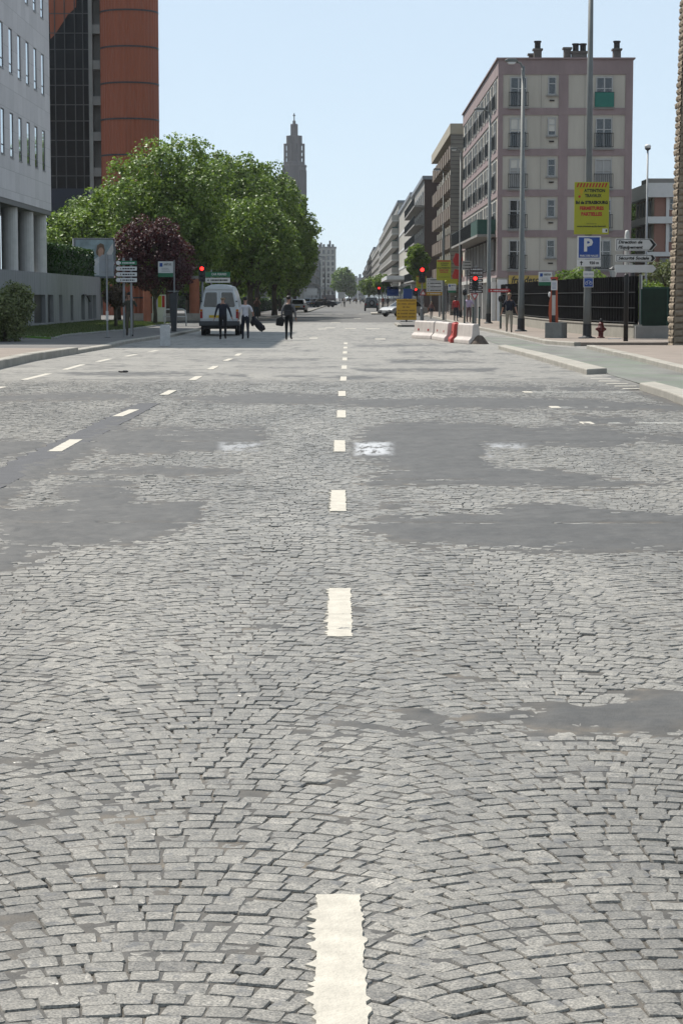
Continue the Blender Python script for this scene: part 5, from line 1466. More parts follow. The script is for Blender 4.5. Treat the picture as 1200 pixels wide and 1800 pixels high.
# jacket carried by the woman
jx = gxy(431.5, 597); 
jk = MB(); 
jk.tube([(.30, .02, .93), (.40, .0, .74), (.56, -.02, .56), (.66, -.02, .42), (.64, -.02, .33)], [.06, .12, .15, .13, .05], 9)
jk.tube([(.34, .03, .86), (.28, .0, .66), (.30, -.02, .55)], [.07, .09, .04], 8)
jk.tube([(.56, -.02, .58), (.70, .02, .50), (.78, .0, .40)], [.08, .10, .05], 8)
tag(jk.build('jacket', cloth('jacket', (.010, .010, .016)), None, (jx[0], jx[1], 0), 0, smooth=True), 'black jacket hanging from the hand of the woman in white', 'jacket')
p3 = person('bald person in a brown top under the plane trees, hands at the face', (XA(451, 163), 163, .0), .25, (.16, .09, .07), (.06, .075, .08), bald=True, hair='hair_fair', sleeve=False, arms=a_up, h=1.78)
p4 = person('person in a grey green shirt standing just behind the woman in white', (XA(435.5, 168), 168, .0), .1, (.10, .12, .10), (.05, .05, .05), hair='hair_fair', h=1.72)
p5 = person('man with a backpack and a black bag walking away in the middle of the road', gxy(507.5, 598.5), AW - .1, (.16, .16, .17), (.012, .014, .015), hair='hair_dark', stride=.06, h=1.76, arms=(((.09, .06, -.26), (.10, -.02, -.48)), ((-.08, -.02, -.28), (-.10, -.10, -.50))))
bx = gxy(507.5, 598.5)
bp_ = thing('backpack', 'dark backpack worn by the man in the middle of the road', 'backpack', (bx[0] - .02, bx[1], 0), 0)
MB().prism([(-.17, .98), (.17, .98), (.18, 1.3), (.12, 1.44), (-.12, 1.44), (-.18, 1.3)], 'y', -.33, -.13).build('bag', cloth('backpack', (.02, .02, .022)), bp_, bevel=.05, seg=3)
MB().prism([(-.12, 1.0), (.12, 1.0), (.12, 1.2), (-.12, 1.2)], 'y', -.39, -.331).build('pocket', cloth('pocket', (.03, .03, .033)), bp_, bevel=.02)
for s in (-1, 1): MB().tube([(s * .1, -.15, 1.42), (s * .1, 0, 1.5), (s * .11, .16, 1.38)], .02, 6).build('strap', K['black'], bp_)
hb_ = thing('shoulder_bag', 'black bag hanging at the left side of the man with the backpack', 'bag', (bx[0] - .36, bx[1], 0))
MB().prism([(-.16, .60), (.14, .56), (.2, .82), (.06, .96), (-.12, .9)], 'y', -.12, .12).build('bag', cloth('bag', (.010, .010, .011)), hb_, bevel=.05, seg=3)
MB().tube([(.02, 0, .95), (.1, 0, 1.05), (.17, -.01, 1.0)], .015, 6).build('handle', K['black'], hb_)
p6 = person('man in olive clothes on the left pavement with both hands raised to his face', gxy(228.5, 592, .117), .15, (.075, .072, .052), (.10, .085, .062), hair='hair_dark', stride=.05, arms=a_up, h=1.80)
p7 = person('fair haired man in navy polo and beige trousers walking towards the camera', gxy(894, 585, .135), -.05, (.012, .014, .028), (.33, .30, .24), sleeve=False, hair='hair_fair', stride=.14, arms=a_walk, h=1.76)
p8 = person('stout man in a lilac shirt and maroon trousers standing behind the plastic barrier', (XA(823.5, 133), 133, .135), .2, (.52, .42, .58), (.16, .10, .10), sleeve=False, hair='hair_fair', h=1.74, bulk=1.2, arms=a_walk)
p9 = person('person in a bright red top seen from behind, left of the lilac shirted man', (XA(801, 141), 141, .135), AW * .9, (.40, .03, .03), (.02, .022, .03), hair='hair_dark', long_hair=True, h=1.66, bulk=1.1)
p10 = person('child in a brown top and jeans standing on the pavement behind the right traffic light', (XA(758, 172), 172, .135), .1, (.22, .11, .10), (.05, .06, .08), hair='hair_fair', h=1.25, sleeve=False, arms=a_out)
far = [(571, 352, 'two tone dark clothed walker at the left kerb by the far lamp posts', (.03, .03, .035), (.02, .02, .022), 0), (484.5, 226, 'dark figure standing in the shade under the plane trees', (.02, .02, .022), (.03, .03, .03), 0),
       (605, 372, 'pedestrian in a pale top walking down the middle of the far roadway', (.45, .40, .36), (.02, .02, .025), 0), (615, 540, 'small far pedestrian right of the one in the pale top', (.05, .05, .06), (.03, .03, .035), AW),
       (626, 560, 'distant pedestrian in brown in the far roadway', (.14, .08, .07), (.05, .05, .06), 0), (633, 530, 'distant pedestrian in white left of the off road car', (.5, .5, .5), (.25, .25, .26), 0),
       (589, 600, 'far pedestrian in grey near the left kerb', (.2, .2, .21), (.05, .05, .06), 0), (597, 640, 'farthest pedestrian in a white shirt left of the centre line', (.5, .5, .5), (.1, .1, .12), 0),
       (673, 330, 'pedestrian in a reddish top on the right pavement beyond the off road car', (.25, .06, .05), (.04, .04, .05), 0), (681, 328, 'pedestrian in a black jacket on the right pavement beyond the off road car', (.015, .015, .018), (.03, .03, .04), 0),
       (690, 420, 'small pedestrian in blue on the right pavement left of the silver saloon', (.06, .09, .22), (.04, .04, .05), 0), (711, 300, 'pedestrian in brown partly above the yellow works board', (.2, .1, .08), (.05, .05, .06), 0),
       (641, 600, 'tiny pedestrian in light clothes at the right kerb far away', (.5, .48, .45), (.2, .2, .2), 0)]
for px, Y, lab, tp, tr_, rz in far:
    person(lab, (XA(px, Y), Y, .004 if 600 < px < 655 else .13), rz, tp, tr_, h=1.72, stride=.12, group='far pedestrians along the boulevard')
# ------------------------------------------------------------------ STREET FURNITURE
def lamp_post(label, px_base, Y, px_top, py_top, heads, r0=.11, r1=.055, z0=.13, m='pole_grey', arm=.9):
    """tapered column with one or two slim lanterns; heads lists the sides they reach to (-1 left, 1 right)"""
    x = XA(px_base, Y, .3); H = ZA(py_top, Y, px_top)
    b = thing('street_lamp', label, 'street lamp', (x, Y, z0))
    H -= z0
    MB().lathe([(r0, -.2), (r0, 1.4), (r0 * .92, 1.5), (r1, H - .2)], n=12).build('column', K[m], b, smooth=True)
    MB().lathe([(r0 * 1.9, -.1), (r0 * 1.9, .05), (r0 * 1.15, .09), (r0 * 1.12, .6)], n=14).build('base', K['dark_metal'], b)
    for s in heads:
        MB().tube([(0, 0, H - .35), (s * .12, 0, H - .08), (s * arm * .55, 0, H)], [.05, .045, .04], 8).build('arm', K[m], b)
        o = MB().prism([(s * arm * .3, H - .02), (s * arm * .45, H + .12), (s * arm * .95, H + .13), (s * (arm + .12), H + .03), (s * arm, H - .03)], 'y', -.16, .16).build('lantern', K['pole_grey'], b, bevel=.03)
        MB().prism([(s * arm * .42, H - .026), (s * arm * .55, H - .12), (s * arm * .9, H - .12), (s * arm * .98, H - .03)], 'y', -.13, .13).build('lamp_glass', K['white'], o)
    return b
lamp_post('tallest street lamp, thickest of the right hand row, its lantern in front of the flats', 915, 99.5, 922, 108, [-1], .15, .075, arm=.75)
lamp_post('street lamp second in the right row, standing before the corner of the flats', 858, 130, 862, 193, [-1], .14, .07, arm=.85)
lamp_post('street lamp third in the right row, standing beside the lilac shirted man', 808, 168, 810, 262, [-1], .13, .07, arm=.75)
lamp_post('street lamp fourth in the right row, in front of the brown balconies', 778, 205, 780, 298, [-1], .12, .06, arm=.9)
lamp_post('street lamp fifth in the right row, by the dark brown end wall', 755, 246, 757, 345, [-1], .12, .06, arm=.9)
lamp_post('street lamp sixth in the right row, behind the leafy street tree', 739, 290, 741, 372, [-1], .12, .06, arm=.9)
lamp_post('dark double armed lamp post on the left in front of the far apartment tower', 571, 560, 571, 451, [-1, 1], .16, .10, m='dark_metal', arm=1.8)
lamp_post('nearer pale lamp post left of the dark double armed one', 556, 430, 556, 452, [-1, 1], .10, .07, arm=1.2)
lamp_post('farther pale lamp post between the dark one and the nearer pale one', 562, 640, 562, 457, [1], .14, .10, arm=2.0)
# the big column carrying the signs on the right
YB = 82.8; xb = XA(1031, YB, .3)
big = thing('sign_mast', 'thick grey lighting mast on the right that runs out of the top of the picture', 'mast', (xb, YB, .135))
MB().lathe([(.155, -.2), (.15, 1.6), (.14, 1.8), (.12, 8), (.085, 15)], n=16).build('column', K['pole_grey'], big, smooth=True)
MB().lathe([(.34, -.1), (.34, .03), (.2, .06), (.17, .10), (.165, .55)], n=16).build('base', K['dark_metal'], big)
MB().lathe([(.155, 4.0), (.165, 4.02), (.165, 4.1), (.155, 4.12)], n=16).build('strap', K['metal'], big)
MB().tube([(0, 0, 14.6), (-.5, 0, 15.2), (-1.6, 0, 15.3)], .05, 8).build('arm', K['pole_grey'], big)
def board(parent_label, cat, name, px0, py0, px1, py1, Y, face, frame=None, t=.035, rot=0.0, yoff=0.0, fr=.03):
    a, c = P(px0, py0, Y), P(px1, py1, Y)
    w_, h_ = c.x - a.x, a.z - c.z
    b = thing(name, parent_label, cat, ((a.x + c.x) / 2, Y + yoff, c.z), rot)
    MB().box(-w_ / 2, 0, 0, w_ / 2, t, h_).build('panel', K[frame] if frame else K[face], b, bevel=.006)
    if frame: MB().box(-w_ / 2 + fr, -.004, fr, w_ / 2 - fr, -.0005, h_ - fr).build('face', K[face], b)
    return b, w_, h_
def brackets(b, w_, h_, depth=.16):
    for zz in (.22, .78): MB().box(-.14, .036, h_ * zz - .025, .14, .036 + depth, h_ * zz + .025).build('bracket', K['metal'], b)
# yellow works sign
s, w_, h_ = board('yellow works sign with a striped top and black and red lettering on the thick mast', 'sign', 'works_sign', 1009, 320, 1069, 412, YB - .24, 'yellow')
brackets(s, w_, h_, .1)
st = MB(); n = 10; hb = .16
for k in range(n):
    x0 = -w_ / 2 + .07 + k * (w_ - .14) / n; e = (w_ - .14) / n
    st.prism([(x0, h_ - .04 - hb), (x0 + e * .5, h_ - .04 - hb), (x0 + e, h_ - .04), (x0 + e * .5, h_ - .04)], 'y', -.003, -.0006)
st.build('stripes', K['red'], s)
def T(body, size, m, x, z, w=None, bold=.006, **k): return text(body, size, K[m], s, (x, -.0035, z), width=w, bold=bold, **k)
T('ATTENTION', .17, 'ink', .11, h_ - .33, .80); T('TRAVAUX', .17, 'ink', .05, h_ - .52, .64)
T('Bd de STRASBOURG', .16, 'ink', 0, h_ - .78, 1.22, .009)
T('FERMETURES', .18, 'red', 0, h_ - 1.0, .92, .009); T('PARTIELLES', .18, 'red', 0, h_ - 1.22, .80, .009)
T('Infos travaux sur', .07, 'ink', 0, h_ - 1.58, .38, .0); T('www.travaux-agglo-havre.fr', .09, 'ink', 0, h_ - 1.68, 1.12, .003)
MB().box(-.5, -.003, h_ - .58, -.47, -.0006, h_ - .26).lathe([], n=3) if False else MB().prism([(-.47 + .05 * math.cos(q), h_ - .55 + .05 * math.sin(q)) for q in [i * .52 for i in range(12)]], 'y', -.003, -.0006).build('emblem', K['red'], s)
MB().prism([(-.40, h_ - .54), (-.50, h_ - .26), (-.30, h_ - .26)], 'y', -.0025, -.0006).build('emblem', K['orange_board'], s)
MB().box(.42, -.003, .07, .62, -.0006, .22).build('emblem', K['white'], s); MB().box(.54, -.0045, .1, .60, -.0031, .19).build('emblem', K['ink'], s)
# parking sign and plate
s, w_, h_ = board('square blue parking sign with a white P below the yellow works sign', 'sign', 'parking_sign', 1014.5, 415, 1055, 455, YB - .24, 'blue', 'white', fr=.045)
brackets(s, w_, h_, .1)
text('P', .66, K['white'], s, (-.05, -.0075, h_ * .58), bold=.025, width=.34); text('PARC DES HALLES', .10, K['white'], s, (0, -.0075, .115), width=.70, bold=.003)
s, w_, h_ = board('white distance plate with an up arrow right under the parking sign', 'sign', 'distance_plate', 1013.5, 456, 1055, 468.5, YB - .24, 'white')
brackets(s, w_, h_, .1)
text('920 m', .15, K['ink'], s, (.2, -.0035, h_ / 2), width=.36, bold=.006)
MB().prism([(-.31, .05), (-.27, .05), (-.27, .14), (-.22, .14), (-.29, .22), (-.36, .14), (-.31, .14)], 'y', -.003, -.0006).build('arrow', K['ink'], s)
s, w_, h_ = board('small white rounded plate above the little blue cycle sign on the mast', 'sign', 'plate', 1024.5, 477, 1043, 487, YB - .22, 'white')
brackets(s, w_, h_, .08); text('VOIE VERTE', .06, K['blue'], s, (0, -.0035, h_ / 2), width=.32)
s, w_, h_ = board('little square blue cycle route sign with a white border on the mast', 'sign', 'cycle_sign', 1025, 488, 1042, 505, YB - .22, 'blue', 'white', fr=.022)
brackets(s, w_, h_, .08)
q = MB()
for x in (-.08, .08): q.tube([(x + .055 * math.cos(i * .7), -.008, .16 + .055 * math.sin(i * .7)) for i in range(10)], .008, 5)
q.tube([(-.08, -.008, .16), (-.03, -.008, .25), (.05, -.008, .25), (.08, -.008, .16)], .008, 5); q.build('bicycle_symbol', K['white'], s)

# direction sign on its black post
YD = 77.0; xd = XA(1099, YD, .5)
dp_ = thing('sign_post', 'black post with a white upper tube, carrying arrow shaped direction signs on the right', 'sign post', (xd, YD, .135))
MB().lathe([(.085, -.2), (.085, 2.35), (.075, 2.4)], n=14).build('post', K['black'], dp_, smooth=True)
MB().lathe([(.04, 2.401), (.085, 2.55), (.085, ZA(409, YD) - .2), (.06, ZA(405.5, YD) - .135), (.02, ZA(404.5, YD) - .135)], n=14).build('upper_tube', K['offwhite'], dp_, smooth=True)
MB().box(.1, -.06, 2.45, .2, .06, 2.8).build('junction_box', K['offwhite'], dp_)
def arrow_sign(label, py0, py1, px0=1081.5, px1=1153.5, lines=(), blank=False, tip='right'):
    a, c = P(px0, py0, YD - .13), P(px1, py1, YD - .13)
    w_, h_ = c.x - a.x, a.z - c.z
    b = thing('direction_sign', label, 'direction sign', (a.x, YD - .13, c.z))
    hh = h_ * .5
    poly = [(0, .02), (.02, 0), (w_ - hh * .9, 0), (w_, hh), (w_ - hh * .9, h_), (.02, h_), (0, h_ - .02)]
    MB().prism(poly, 'y', 0, .05).build('panel', K['white'], b)
    if not blank:
        def shr(d): return [(d, d), (w_ - hh * .9 - d * .4, d), (w_ - d * 1.3, hh), (w_ - hh * .9 - d * .4, h_ - d), (d, h_ - d)]
        MB().prism(shr(.022), 'y', -.003, -.0006).build('border', K['ink'], b)
        i_ = shr(.04); i_[1] = (w_ - hh * 1.0 - .06, .04); i_[2] = (w_ - .15, hh); i_[3] = (w_ - hh * 1.0 - .06, h_ - .04)
        MB().prism(i_, 'y', -.006, -.0036).build('face', K['white'], b)
        for k, (tx, ww) in enumerate(lines):
            z = h_ * (1 - (k + .5) / len(lines)) + (.018 if len(lines) > 1 and k else -.018 if len(lines) > 1 else 0)
            text(tx, .15, K['ink'], b, (.085, -.0085, z), width=ww, bold=.006, align='LEFT', shear=.25)
    for x in (.2, .42): MB().box(x, .051, h_ * .5 - .03, x + .05, .12, h_ * .5 + .03).build('clamp', K['metal'], b)
    return b
arrow_sign('largest arrow shaped direction sign with two lines of lettering, top of the black post', 419.5, 441, lines=[('Direction de', .86), ("l'Equipement", .88)])
arrow_sign('narrow arrow shaped direction sign with one line of lettering, middle of the black post', 447.5, 460.5, 1081.5, 1152, lines=[('Sécurité Sociale', 1.10)])
arrow_sign('blank pale grey arrow shaped sign, lowest on the black post', 465.5, 479, 1080, 1152.5, blank=True)
q = thing('sign_post', 'thin grey pole with a small white plate right of the black sign post', 'sign post', (XA(1123.5, 84), 84, .135))
MB().lathe([(.03, -.2), (.03, ZA(482, 84) - .135)], n=10).build('post', K['metal'], q)
MB().box(.031, -.05, 1.9, .09, .05, 2.45).build('plate', K['white'], q)
# globe lamp, hanging lantern, hydrant, ticket totem
q = thing('globe_lamp', 'tall thin grey lamp post topped by a white globe behind the direction signs', 'street lamp', (XA(1134, 110, 2), 110, .1))
Hq = ZA(262, 110) - .1
MB().lathe([(.07, -.2), (.06, 2), (.045, Hq)], n=10).build('post', K['metal'], q, smooth=True)
MB().lathe([(.05, Hq - .08), (.16, Hq), (.15, Hq + .04)], n=14).build('collar', K['dark_metal'], q)
MB().ellip((0, 0, Hq + .12), (.17, .17, .13), 14, 8).build('globe', K['white'], q, smooth=True)
q = thing('garden_lantern', 'small black lantern post behind the fence left of the direction signs', 'lamp', (XA(1076.5, 90), 90, .1))
MB().lathe([(.04, -.1), (.035, 2.2)], n=8).build('post', K['black'], q)
MB().lathe([(.05, 2.2), (.07, 2.3), (.17, 2.72), (.18, 2.76), (.02, 2.80)], n=6).build('lantern', K['offwhite'], q)
MB().lathe([(.2, 2.765), (.2, 2.79), (.03, 2.9)], n=6).build('cap', K['black'], q)
q = thing('fire_hydrant', 'red fire hydrant with a dark cap on the pavement by the low wall', 'fire hydrant', (XA(1056, 83.4), 83.4, .135))
hm = M('hydrant_red', (.13, .016, .014), .5, 0, .2, 6)
MB().lathe([(.15, -.05), (.15, .03), (.10, .05), (.10, .22), (.15, .28), (.15, .40), (.10, .48), (.10, .56), (.05, .62)], n=16).build('body', hm, q, smooth=False)
MB().lathe([(.05, .621), (.06, .66), (.04, .74), (.01, .76)], n=12).build('cap', K['black'], q)
for s in (-1, 1): MB().tube([(s * .12, -.02, .34), (s * .20, -.04, .34)], .05, 10).build('outlet', hm, q)
q = thing('concrete_block', 'grey concrete block turned on edge, carrying the orange totem', 'concrete block', (XA(978, 83), 83.2, .135), R(-24))
MB().box(-.34, -.34, -.03, .34, .34, .60).build('block', M('block_grey', (.22, .23, .22), .9, 0, .2, 2), q, bevel=.015)
q = thing('ticket_totem', 'narrow orange totem with a white display standing on the concrete block', 'totem', (XA(974, 83), 83.2, .735), R(-6))
om = M('totem_orange', (.42, .075, .02), .45, 0, .1)
MB().prism([(-.17, 0), (-.21, .35), (-.20, .75), (-.13, 1.05), (-.12, 1.68), (-.09, 1.72), (-.09, 0)], 'y', -.12, .12).build('side', om, q)
MB().prism([(.17, 0), (.14, .8), (.13, 1.68), (.10, 1.72), (.06, 1.68), (.06, 0)], 'y', -.12, .12).build('side', om, q)
MB().box(-.0895, -.06, .0, .0595, .06, 1.68).build('column', K['dark_metal'], q); MB().box(-.085, -.075, .28, .055, -.061, 1.05).build('timetable', K['offwhite'], q)
MB().box(-.12, -.135, 1.25, .12, -.121, 1.62).build('display', K['white'], q)
q2 = MB()
for k in range(6): q2.box(-.08, -.138, 1.30 + k * .05, .07, -.1355, 1.315 + k * .05)
q2.build('lettering', K['blue'], q); MB().box(-.15, -.125, 1.69, .15, .1, 1.75).build('top', K['red'], q)
MB().ellip((-.17, -.06, 1.08), (.06, .06, .11), 10, 6).build('knob', K['white'], q)
def stop_sign(label, px0, px1, py0, py1, pxp, pyb, Y, z0):
    b, w_, h_ = board(label, 'sign', 'bus_stop_sign', px0, py0, px1, py1, Y - .05, 'white')
    MB().box(-w_ / 2, -.005, -.0, w_ / 2, -.0005, h_ * .26).build('band', K['green'], b)
    MB().box(-w_ * .40, -.004, h_ * .66, -w_ * .2, -.0006, h_ * .9).build('emblem', K['blue'], b)
    text('BUS STOP' if False else 'ARRÊT BUS', h_ * .2, K['ink'], b, (w_ * .14, -.004, h_ * .8), width=w_ * .5, bold=.002)
    ln = MB()
    for k in range(3): ln.box(-w_ * .26, -.003, h_ * (.36 + k * .09), w_ * (.3 - .05 * k), -.0006, h_ * (.39 + k * .09))
    ln.build('lettering', K['metal'], b)
    xq = XA(pxp, Y)
    MB().tube([(xq - b.location.x, .06, z0 - b.location.z - .1), (xq - b.location.x, .06, h_ + .06)], .035, 10).build('post', K['metal'], b)
    MB().box(min(w_ / 2, xq - b.location.x) - .02, .02, h_ * .3, max(w_ / 2, xq - b.location.x) , .05, h_ * .36).build('bracket', K['metal'], b)
    return b
sb_ = stop_sign('white and green bus stop sign on the left beside the purple tree', 278, 304.5, 459.5, 487, 306.5, 586, 101, .117)
stop_sign('white and green bus stop sign in front of the ochre shop front', 946, 969.5, 478, 502, 972, 577, 101, .135)
stop_sign('white and green bus stop sign behind the plastic barrier, right of the works sign', 787, 801, 499, 514.5, 783, 570, 150, .135)
q = thing('litter_bin', 'tall dark grey litter bin at the foot of the left bus stop', 'litter bin', (XA(306, 100.7), 100.5, .117))
MB().prism([(-.1, 0), (.12, 0), (.19, 1.85), (-.2, 1.75), (-.17, .9)], 'y', -.15, .15).build('body', K['bumper'], q, bevel=.03)
MB().box(-.27, -.17, 1.86, .24, .17, 1.9).build('lid', K['metal'], q)

def traffic_light(label, px, py_top, py_bot, Y, pxb=None, z0=.13, base=0.0, lit='red', small=False, post=True):
    zt, zb = ZA(py_top, Y, px), ZA(py_bot, Y, px)
    h_ = zt - zb; w_ = h_ * .40
    b = thing('traffic_light', label, 'traffic light', (XA(px, Y), Y, z0))
    zt -= z0; zb -= z0
    hz = MB().prism([(-w_ / 2, zb + .03), (-w_ / 2 + .04, zb), (w_ / 2 - .04, zb), (w_ / 2, zb + .03), (w_ / 2, zt - h_ * .2), (w_ * .3, zt), (-w_ * .3, zt), (-w_ / 2, zt - h_ * .2)], 'y', -.06, .12).build('housing', K['black'], b)
    for k in range(3):
        zc = zt - h_ * (.2 + .3 * k); r = w_ * .29
        L_ = MB().tube([(0, -.0605, zc), (0, -.085, zc)], r, 16).build('lamp', K['redlamp'] if (k == 0 and lit) else K['darkred_lens'], b)
        vs = []; n = 10
        for yy in (-.061, -.24):
            for i in range(n + 1):
                a = math.pi * i / n; vs.append((r * 1.18 * math.cos(a), yy, zc + r * 1.18 * math.sin(a)))
        for yy in (-.061, -.24):
            for i in range(n + 1):
                a = math.pi * i / n; vs.append((r * 1.10 * math.cos(a), yy, zc + r * 1.10 * math.sin(a)))
        m_ = n + 1
        fs = [(i, i + 1, m_ + i + 1, m_ + i) for i in range(n)] + [(2 * m_ + i, 3 * m_ + i, 3 * m_ + i + 1, 2 * m_ + i + 1) for i in range(n)] + [(m_ + i, m_ + i + 1, 3 * m_ + i + 1, 3 * m_ + i) for i in range(n)]
        MB().add(vs, fs).build('visor', K['black'], b)
    if post:
        MB().lathe([(.06, -.15), (.055, zb + .1)], n=10).build('post', K['metal'], b).location = (0, .18, 0)
        if base: MB().lathe([(.14, -.15), (.14, base), (.08, base + .1)], n=12).build('base', K['metal'], b).location = (0, .18, 0)
        MB().box(-.03, .1201, zb + .1, .03, .2, zb + .16).build('bracket', K['metal'], b)
    return b
traffic_light('lit red traffic light on the left above the roof edge of the white van', 355.5, 466.5, 495, 104, z0=.117)
tl = traffic_light('lit red traffic light on a post behind the yellow works board, largest on the right', 741.5, 468.5, 497, 158, base=.75, z0=.12)
traffic_light('lit red traffic light in front of the stacked brown direction signs', 834.5, 484, 511, 120, z0=.135)
traffic_light('small red traffic light on the far island right of the off road car', 666, 503.5, 518, 224, z0=.13)
traffic_light('small red traffic light left of the large one, seen over the works board', 730.5, 506, 521, 196, z0=.135)
# yield sign under the third light, triangle on the large one
def tri(label, px, py, Y, r, up=False):
    zc = ZA(py, Y, px); b = thing('yield_sign' if not up else 'warning_sign', label, 'sign', (XA(px, Y), Y, zc))
    s_ = 1 if up else -1
    def pt(k): return [(k * math.cos(a), s_ * k * math.sin(a)) for a in (R(90), R(210), R(330))]
    MB().prism(pt(r), 'y', 0, .02).build('panel', K['red'], b); MB().prism(pt(r * .6), 'y', -.004, -.0005).build('face', K['white'], b)
    MB().tube([(0, .05, -r * .5), (0, .05, r * .5)], .03, 8).build('clamp', K['metal'], b)
tri('red and white yield triangle pointing down under the traffic light by the brown signs', 833.5, 520, 119.8, .26)
tri('small warning triangle on the post of the largest traffic light on the right', 743, 515.5, 157.6, .3, True)
# yellow works signs further off
for k, (px0, py0, px1, py1, Y, lab, pxp) in enumerate([(767, 457, 792, 493, 150, 'yellow works sign farther down the right side on a grey lamp column', 779), (731, 485, 749, 507.5, 212, 'yellow works sign half hidden behind the largest traffic light', 740)]):
    s, w_, h_ = board(lab, 'sign', 'works_sign', px0, py0, px1, py1, Y, 'yellow')
    MB().box(-w_ / 2 + .04, -.003, h_ * .92, w_ / 2 - .04, -.0006, h_ * .98).build('stripes', K['red'], s)
    text('ATTENTION', .13, K['ink'], s, (.06, -.0035, h_ * .83), width=w_ * .55, bold=.004); text('TRAVAUX', .13, K['ink'], s, (.02, -.0035, h_ * .74), width=w_ * .45, bold=.004)
    text('Bd de STRASBOURG', .13, K['ink'], s, (0, -.0035, h_ * .61), width=w_ * .9, bold=.006)
    text('FERMETURES', .14, K['red'], s, (0, -.0035, h_ * .50), width=w_ * .66, bold=.006); text('PARTIELLES', .14, K['red'], s, (0, -.0035, h_ * .40), width=w_ * .58, bold=.006)
    text('www.travaux-agglo-havre.fr', .07, K['ink'], s, (0, -.0035, h_ * .17), width=w_ * .8, bold=.002)
    xq = XA(pxp, Y) - s.location.x
    MB().tube([(xq, .12, .13 - s.location.z), (xq, .12, h_ + (.1 if k else 2.2))], .06 if k else .085, 10).build('post', K['pole_grey'], s)
    MB().box(xq - .1, .036, h_ * .5, xq + .1, .12, h_ * .55).build('bracket', K['metal'], s)
# orange yellow board on the island
s, w_, h_ = board('orange yellow works board covered in lines of lettering on a single leg', 'sign', 'works_board', 696.5, 526, 731.5, 562.5, 141, 'orange_board')
lw = random.Random(4)
for k, rows in enumerate(((.9,), (.15, .3, .38), (.12, .2), (.14, .36, .3), (.13, .36, .34), (.18, .28, .36))):
    q = MB(); tot = sum(rows) * w_ + .05 * (len(rows) - 1); x = -tot / 2; z = h_ * (.93 - k * .155)
    for r_ in rows:
        xe = x + r_ * w_
        while x < xe - .02:
            e = min(xe, x + lw.uniform(.035, .06)); q.box(x, -.003, z - .05, e - .014, -.0006, z + .05 * lw.choice((.6, 1, 1))); x = e
        x = xe + .05
    q.build('lettering', M('faded_lettering', (.20, .11, .012), .7), s)
MB().box(-.05, .04, .1 - s.location.z, .05, .1, h_ * .8).build('leg', K['dark_metal'], s)
MB().box(-.4, -.1, .02 - s.location.z + .1, .4, .25, .16 - s.location.z).build('foot', K['dark_metal'], s)
# stacked direction panels
def stack(label, px0, px1, py0, n, dpy, Y, face, txt, tip, pxs, gap=.12, cat='direction signs', frame=None, z0=.135, ph=None):
    a = P(px0, py0, Y); c = P(px1, py0 + dpy, Y); w_ = c.x - a.x; hh = (a.z - c.z) * (1 - gap)
    top = a.z; b = thing('direction_sign', label, cat, (a.x, Y, z0))
    for k in range(n):
        z = top - (a.z - c.z) * k - hh - z0
        f = face[k] if isinstance(face, (list, tuple)) else face
        t_ = hh * .45
        poly = [(t_, 0), (w_, 0), (w_, hh), (t_, hh), (0, hh / 2)] if tip == 'left' else [(0, 0), (w_ - t_, 0), (w_, hh / 2), (w_ - t_, hh), (0, hh)] if tip == 'right' else [(0, 0), (w_, 0), (w_, hh), (0, hh)]
        o = MB().prism([(x, z + q) for x, q in poly], 'y', 0, .08).build('panel', K[f], b)
        q = MB(); x = w_ * .22; lr = random.Random(k + n)
        if txt:
            if isinstance(txt, (list, tuple)) and txt[k]: text(txt[k], hh * .62, K['white'] if f not in ('white', 'offwhite') else K['ink'], o, (w_ * .55, -.004, z + hh / 2), width=w_ * .62, bold=.004)
            else:
                while x < w_ * .86:
                    e = x + lr.uniform(.05, .12); q.box(x, -.003, z + hh * .32, e - .02, -.0006, z + hh * .66); x = e
                q.prism([(w_ * .07, z + hh / 2), (w_ * .14, z + hh * .25), (w_ * .14, z + hh * .75)], 'y', -.003, -.0006)
                q.build('lettering', K['white'] if f not in ('white', 'offwhite') else K['ink'], o)
    for p in pxs:
        x = XA(p, Y) - a.x
        MB().tube([(x, .13, -.15), (x, .13, top - z0 + .12)], .045, 10).build('post', K['metal'], b)
    return b
K['sign_brown'] = M('sign_brown', (0.055, 0.032, 0.028), .5, 0, .1)
stack('stack of seven dark brown hotel direction panels behind a red traffic light', 824.5, 848.5, 470.5, 7, 6.5, 124, 'sign_brown', True, None, [836], gap=.16)
stack('group of white direction panels with an orange one below, left of the works sign', 749, 778.5, 489, 5, 6.1, 172, ['white', 'white', 'white', 'white', 'orange_board'], True, None, [757, 772], gap=.06)
stack('grey white information panel high behind the third street lamp', 812, 828, 458.5, 3, 5.3, 160, 'offwhite', True, None, [820], gap=.02)
stack('dark red arrow sign beside the corner of the flats', 858, 897, 507.5, 1, 7, 116, 'red', True, 'right', [890], gap=.1)
LS = stack('stack of four white direction signs, the top one green, with ends shining in the sun', 208.5, 240.5, 458.5, 4, 10.1, 86.5, ['green', 'white', 'white', 'white'], True, None, [217.5, 230.5], gap=.3, z0=.117)
for k in range(4):
    a = P(208.5, 458.5 + 10.1 * k + 3.4, 86.3)
    q = MB().tube([(-.03, -.04, 0), (-.03, .16, 0)], .085, 14).build('end_cap', K['white'], LS, (a.x - LS.location.x, 0, a.z - LS.location.z))
stack('green ferry sign over a white direction sign, just above the roof of the van', 361, 404.5, 478, 2, 10.3, 121, ['green', 'white'], ['CAR FERRIES', None], None, [371.5], gap=.18)
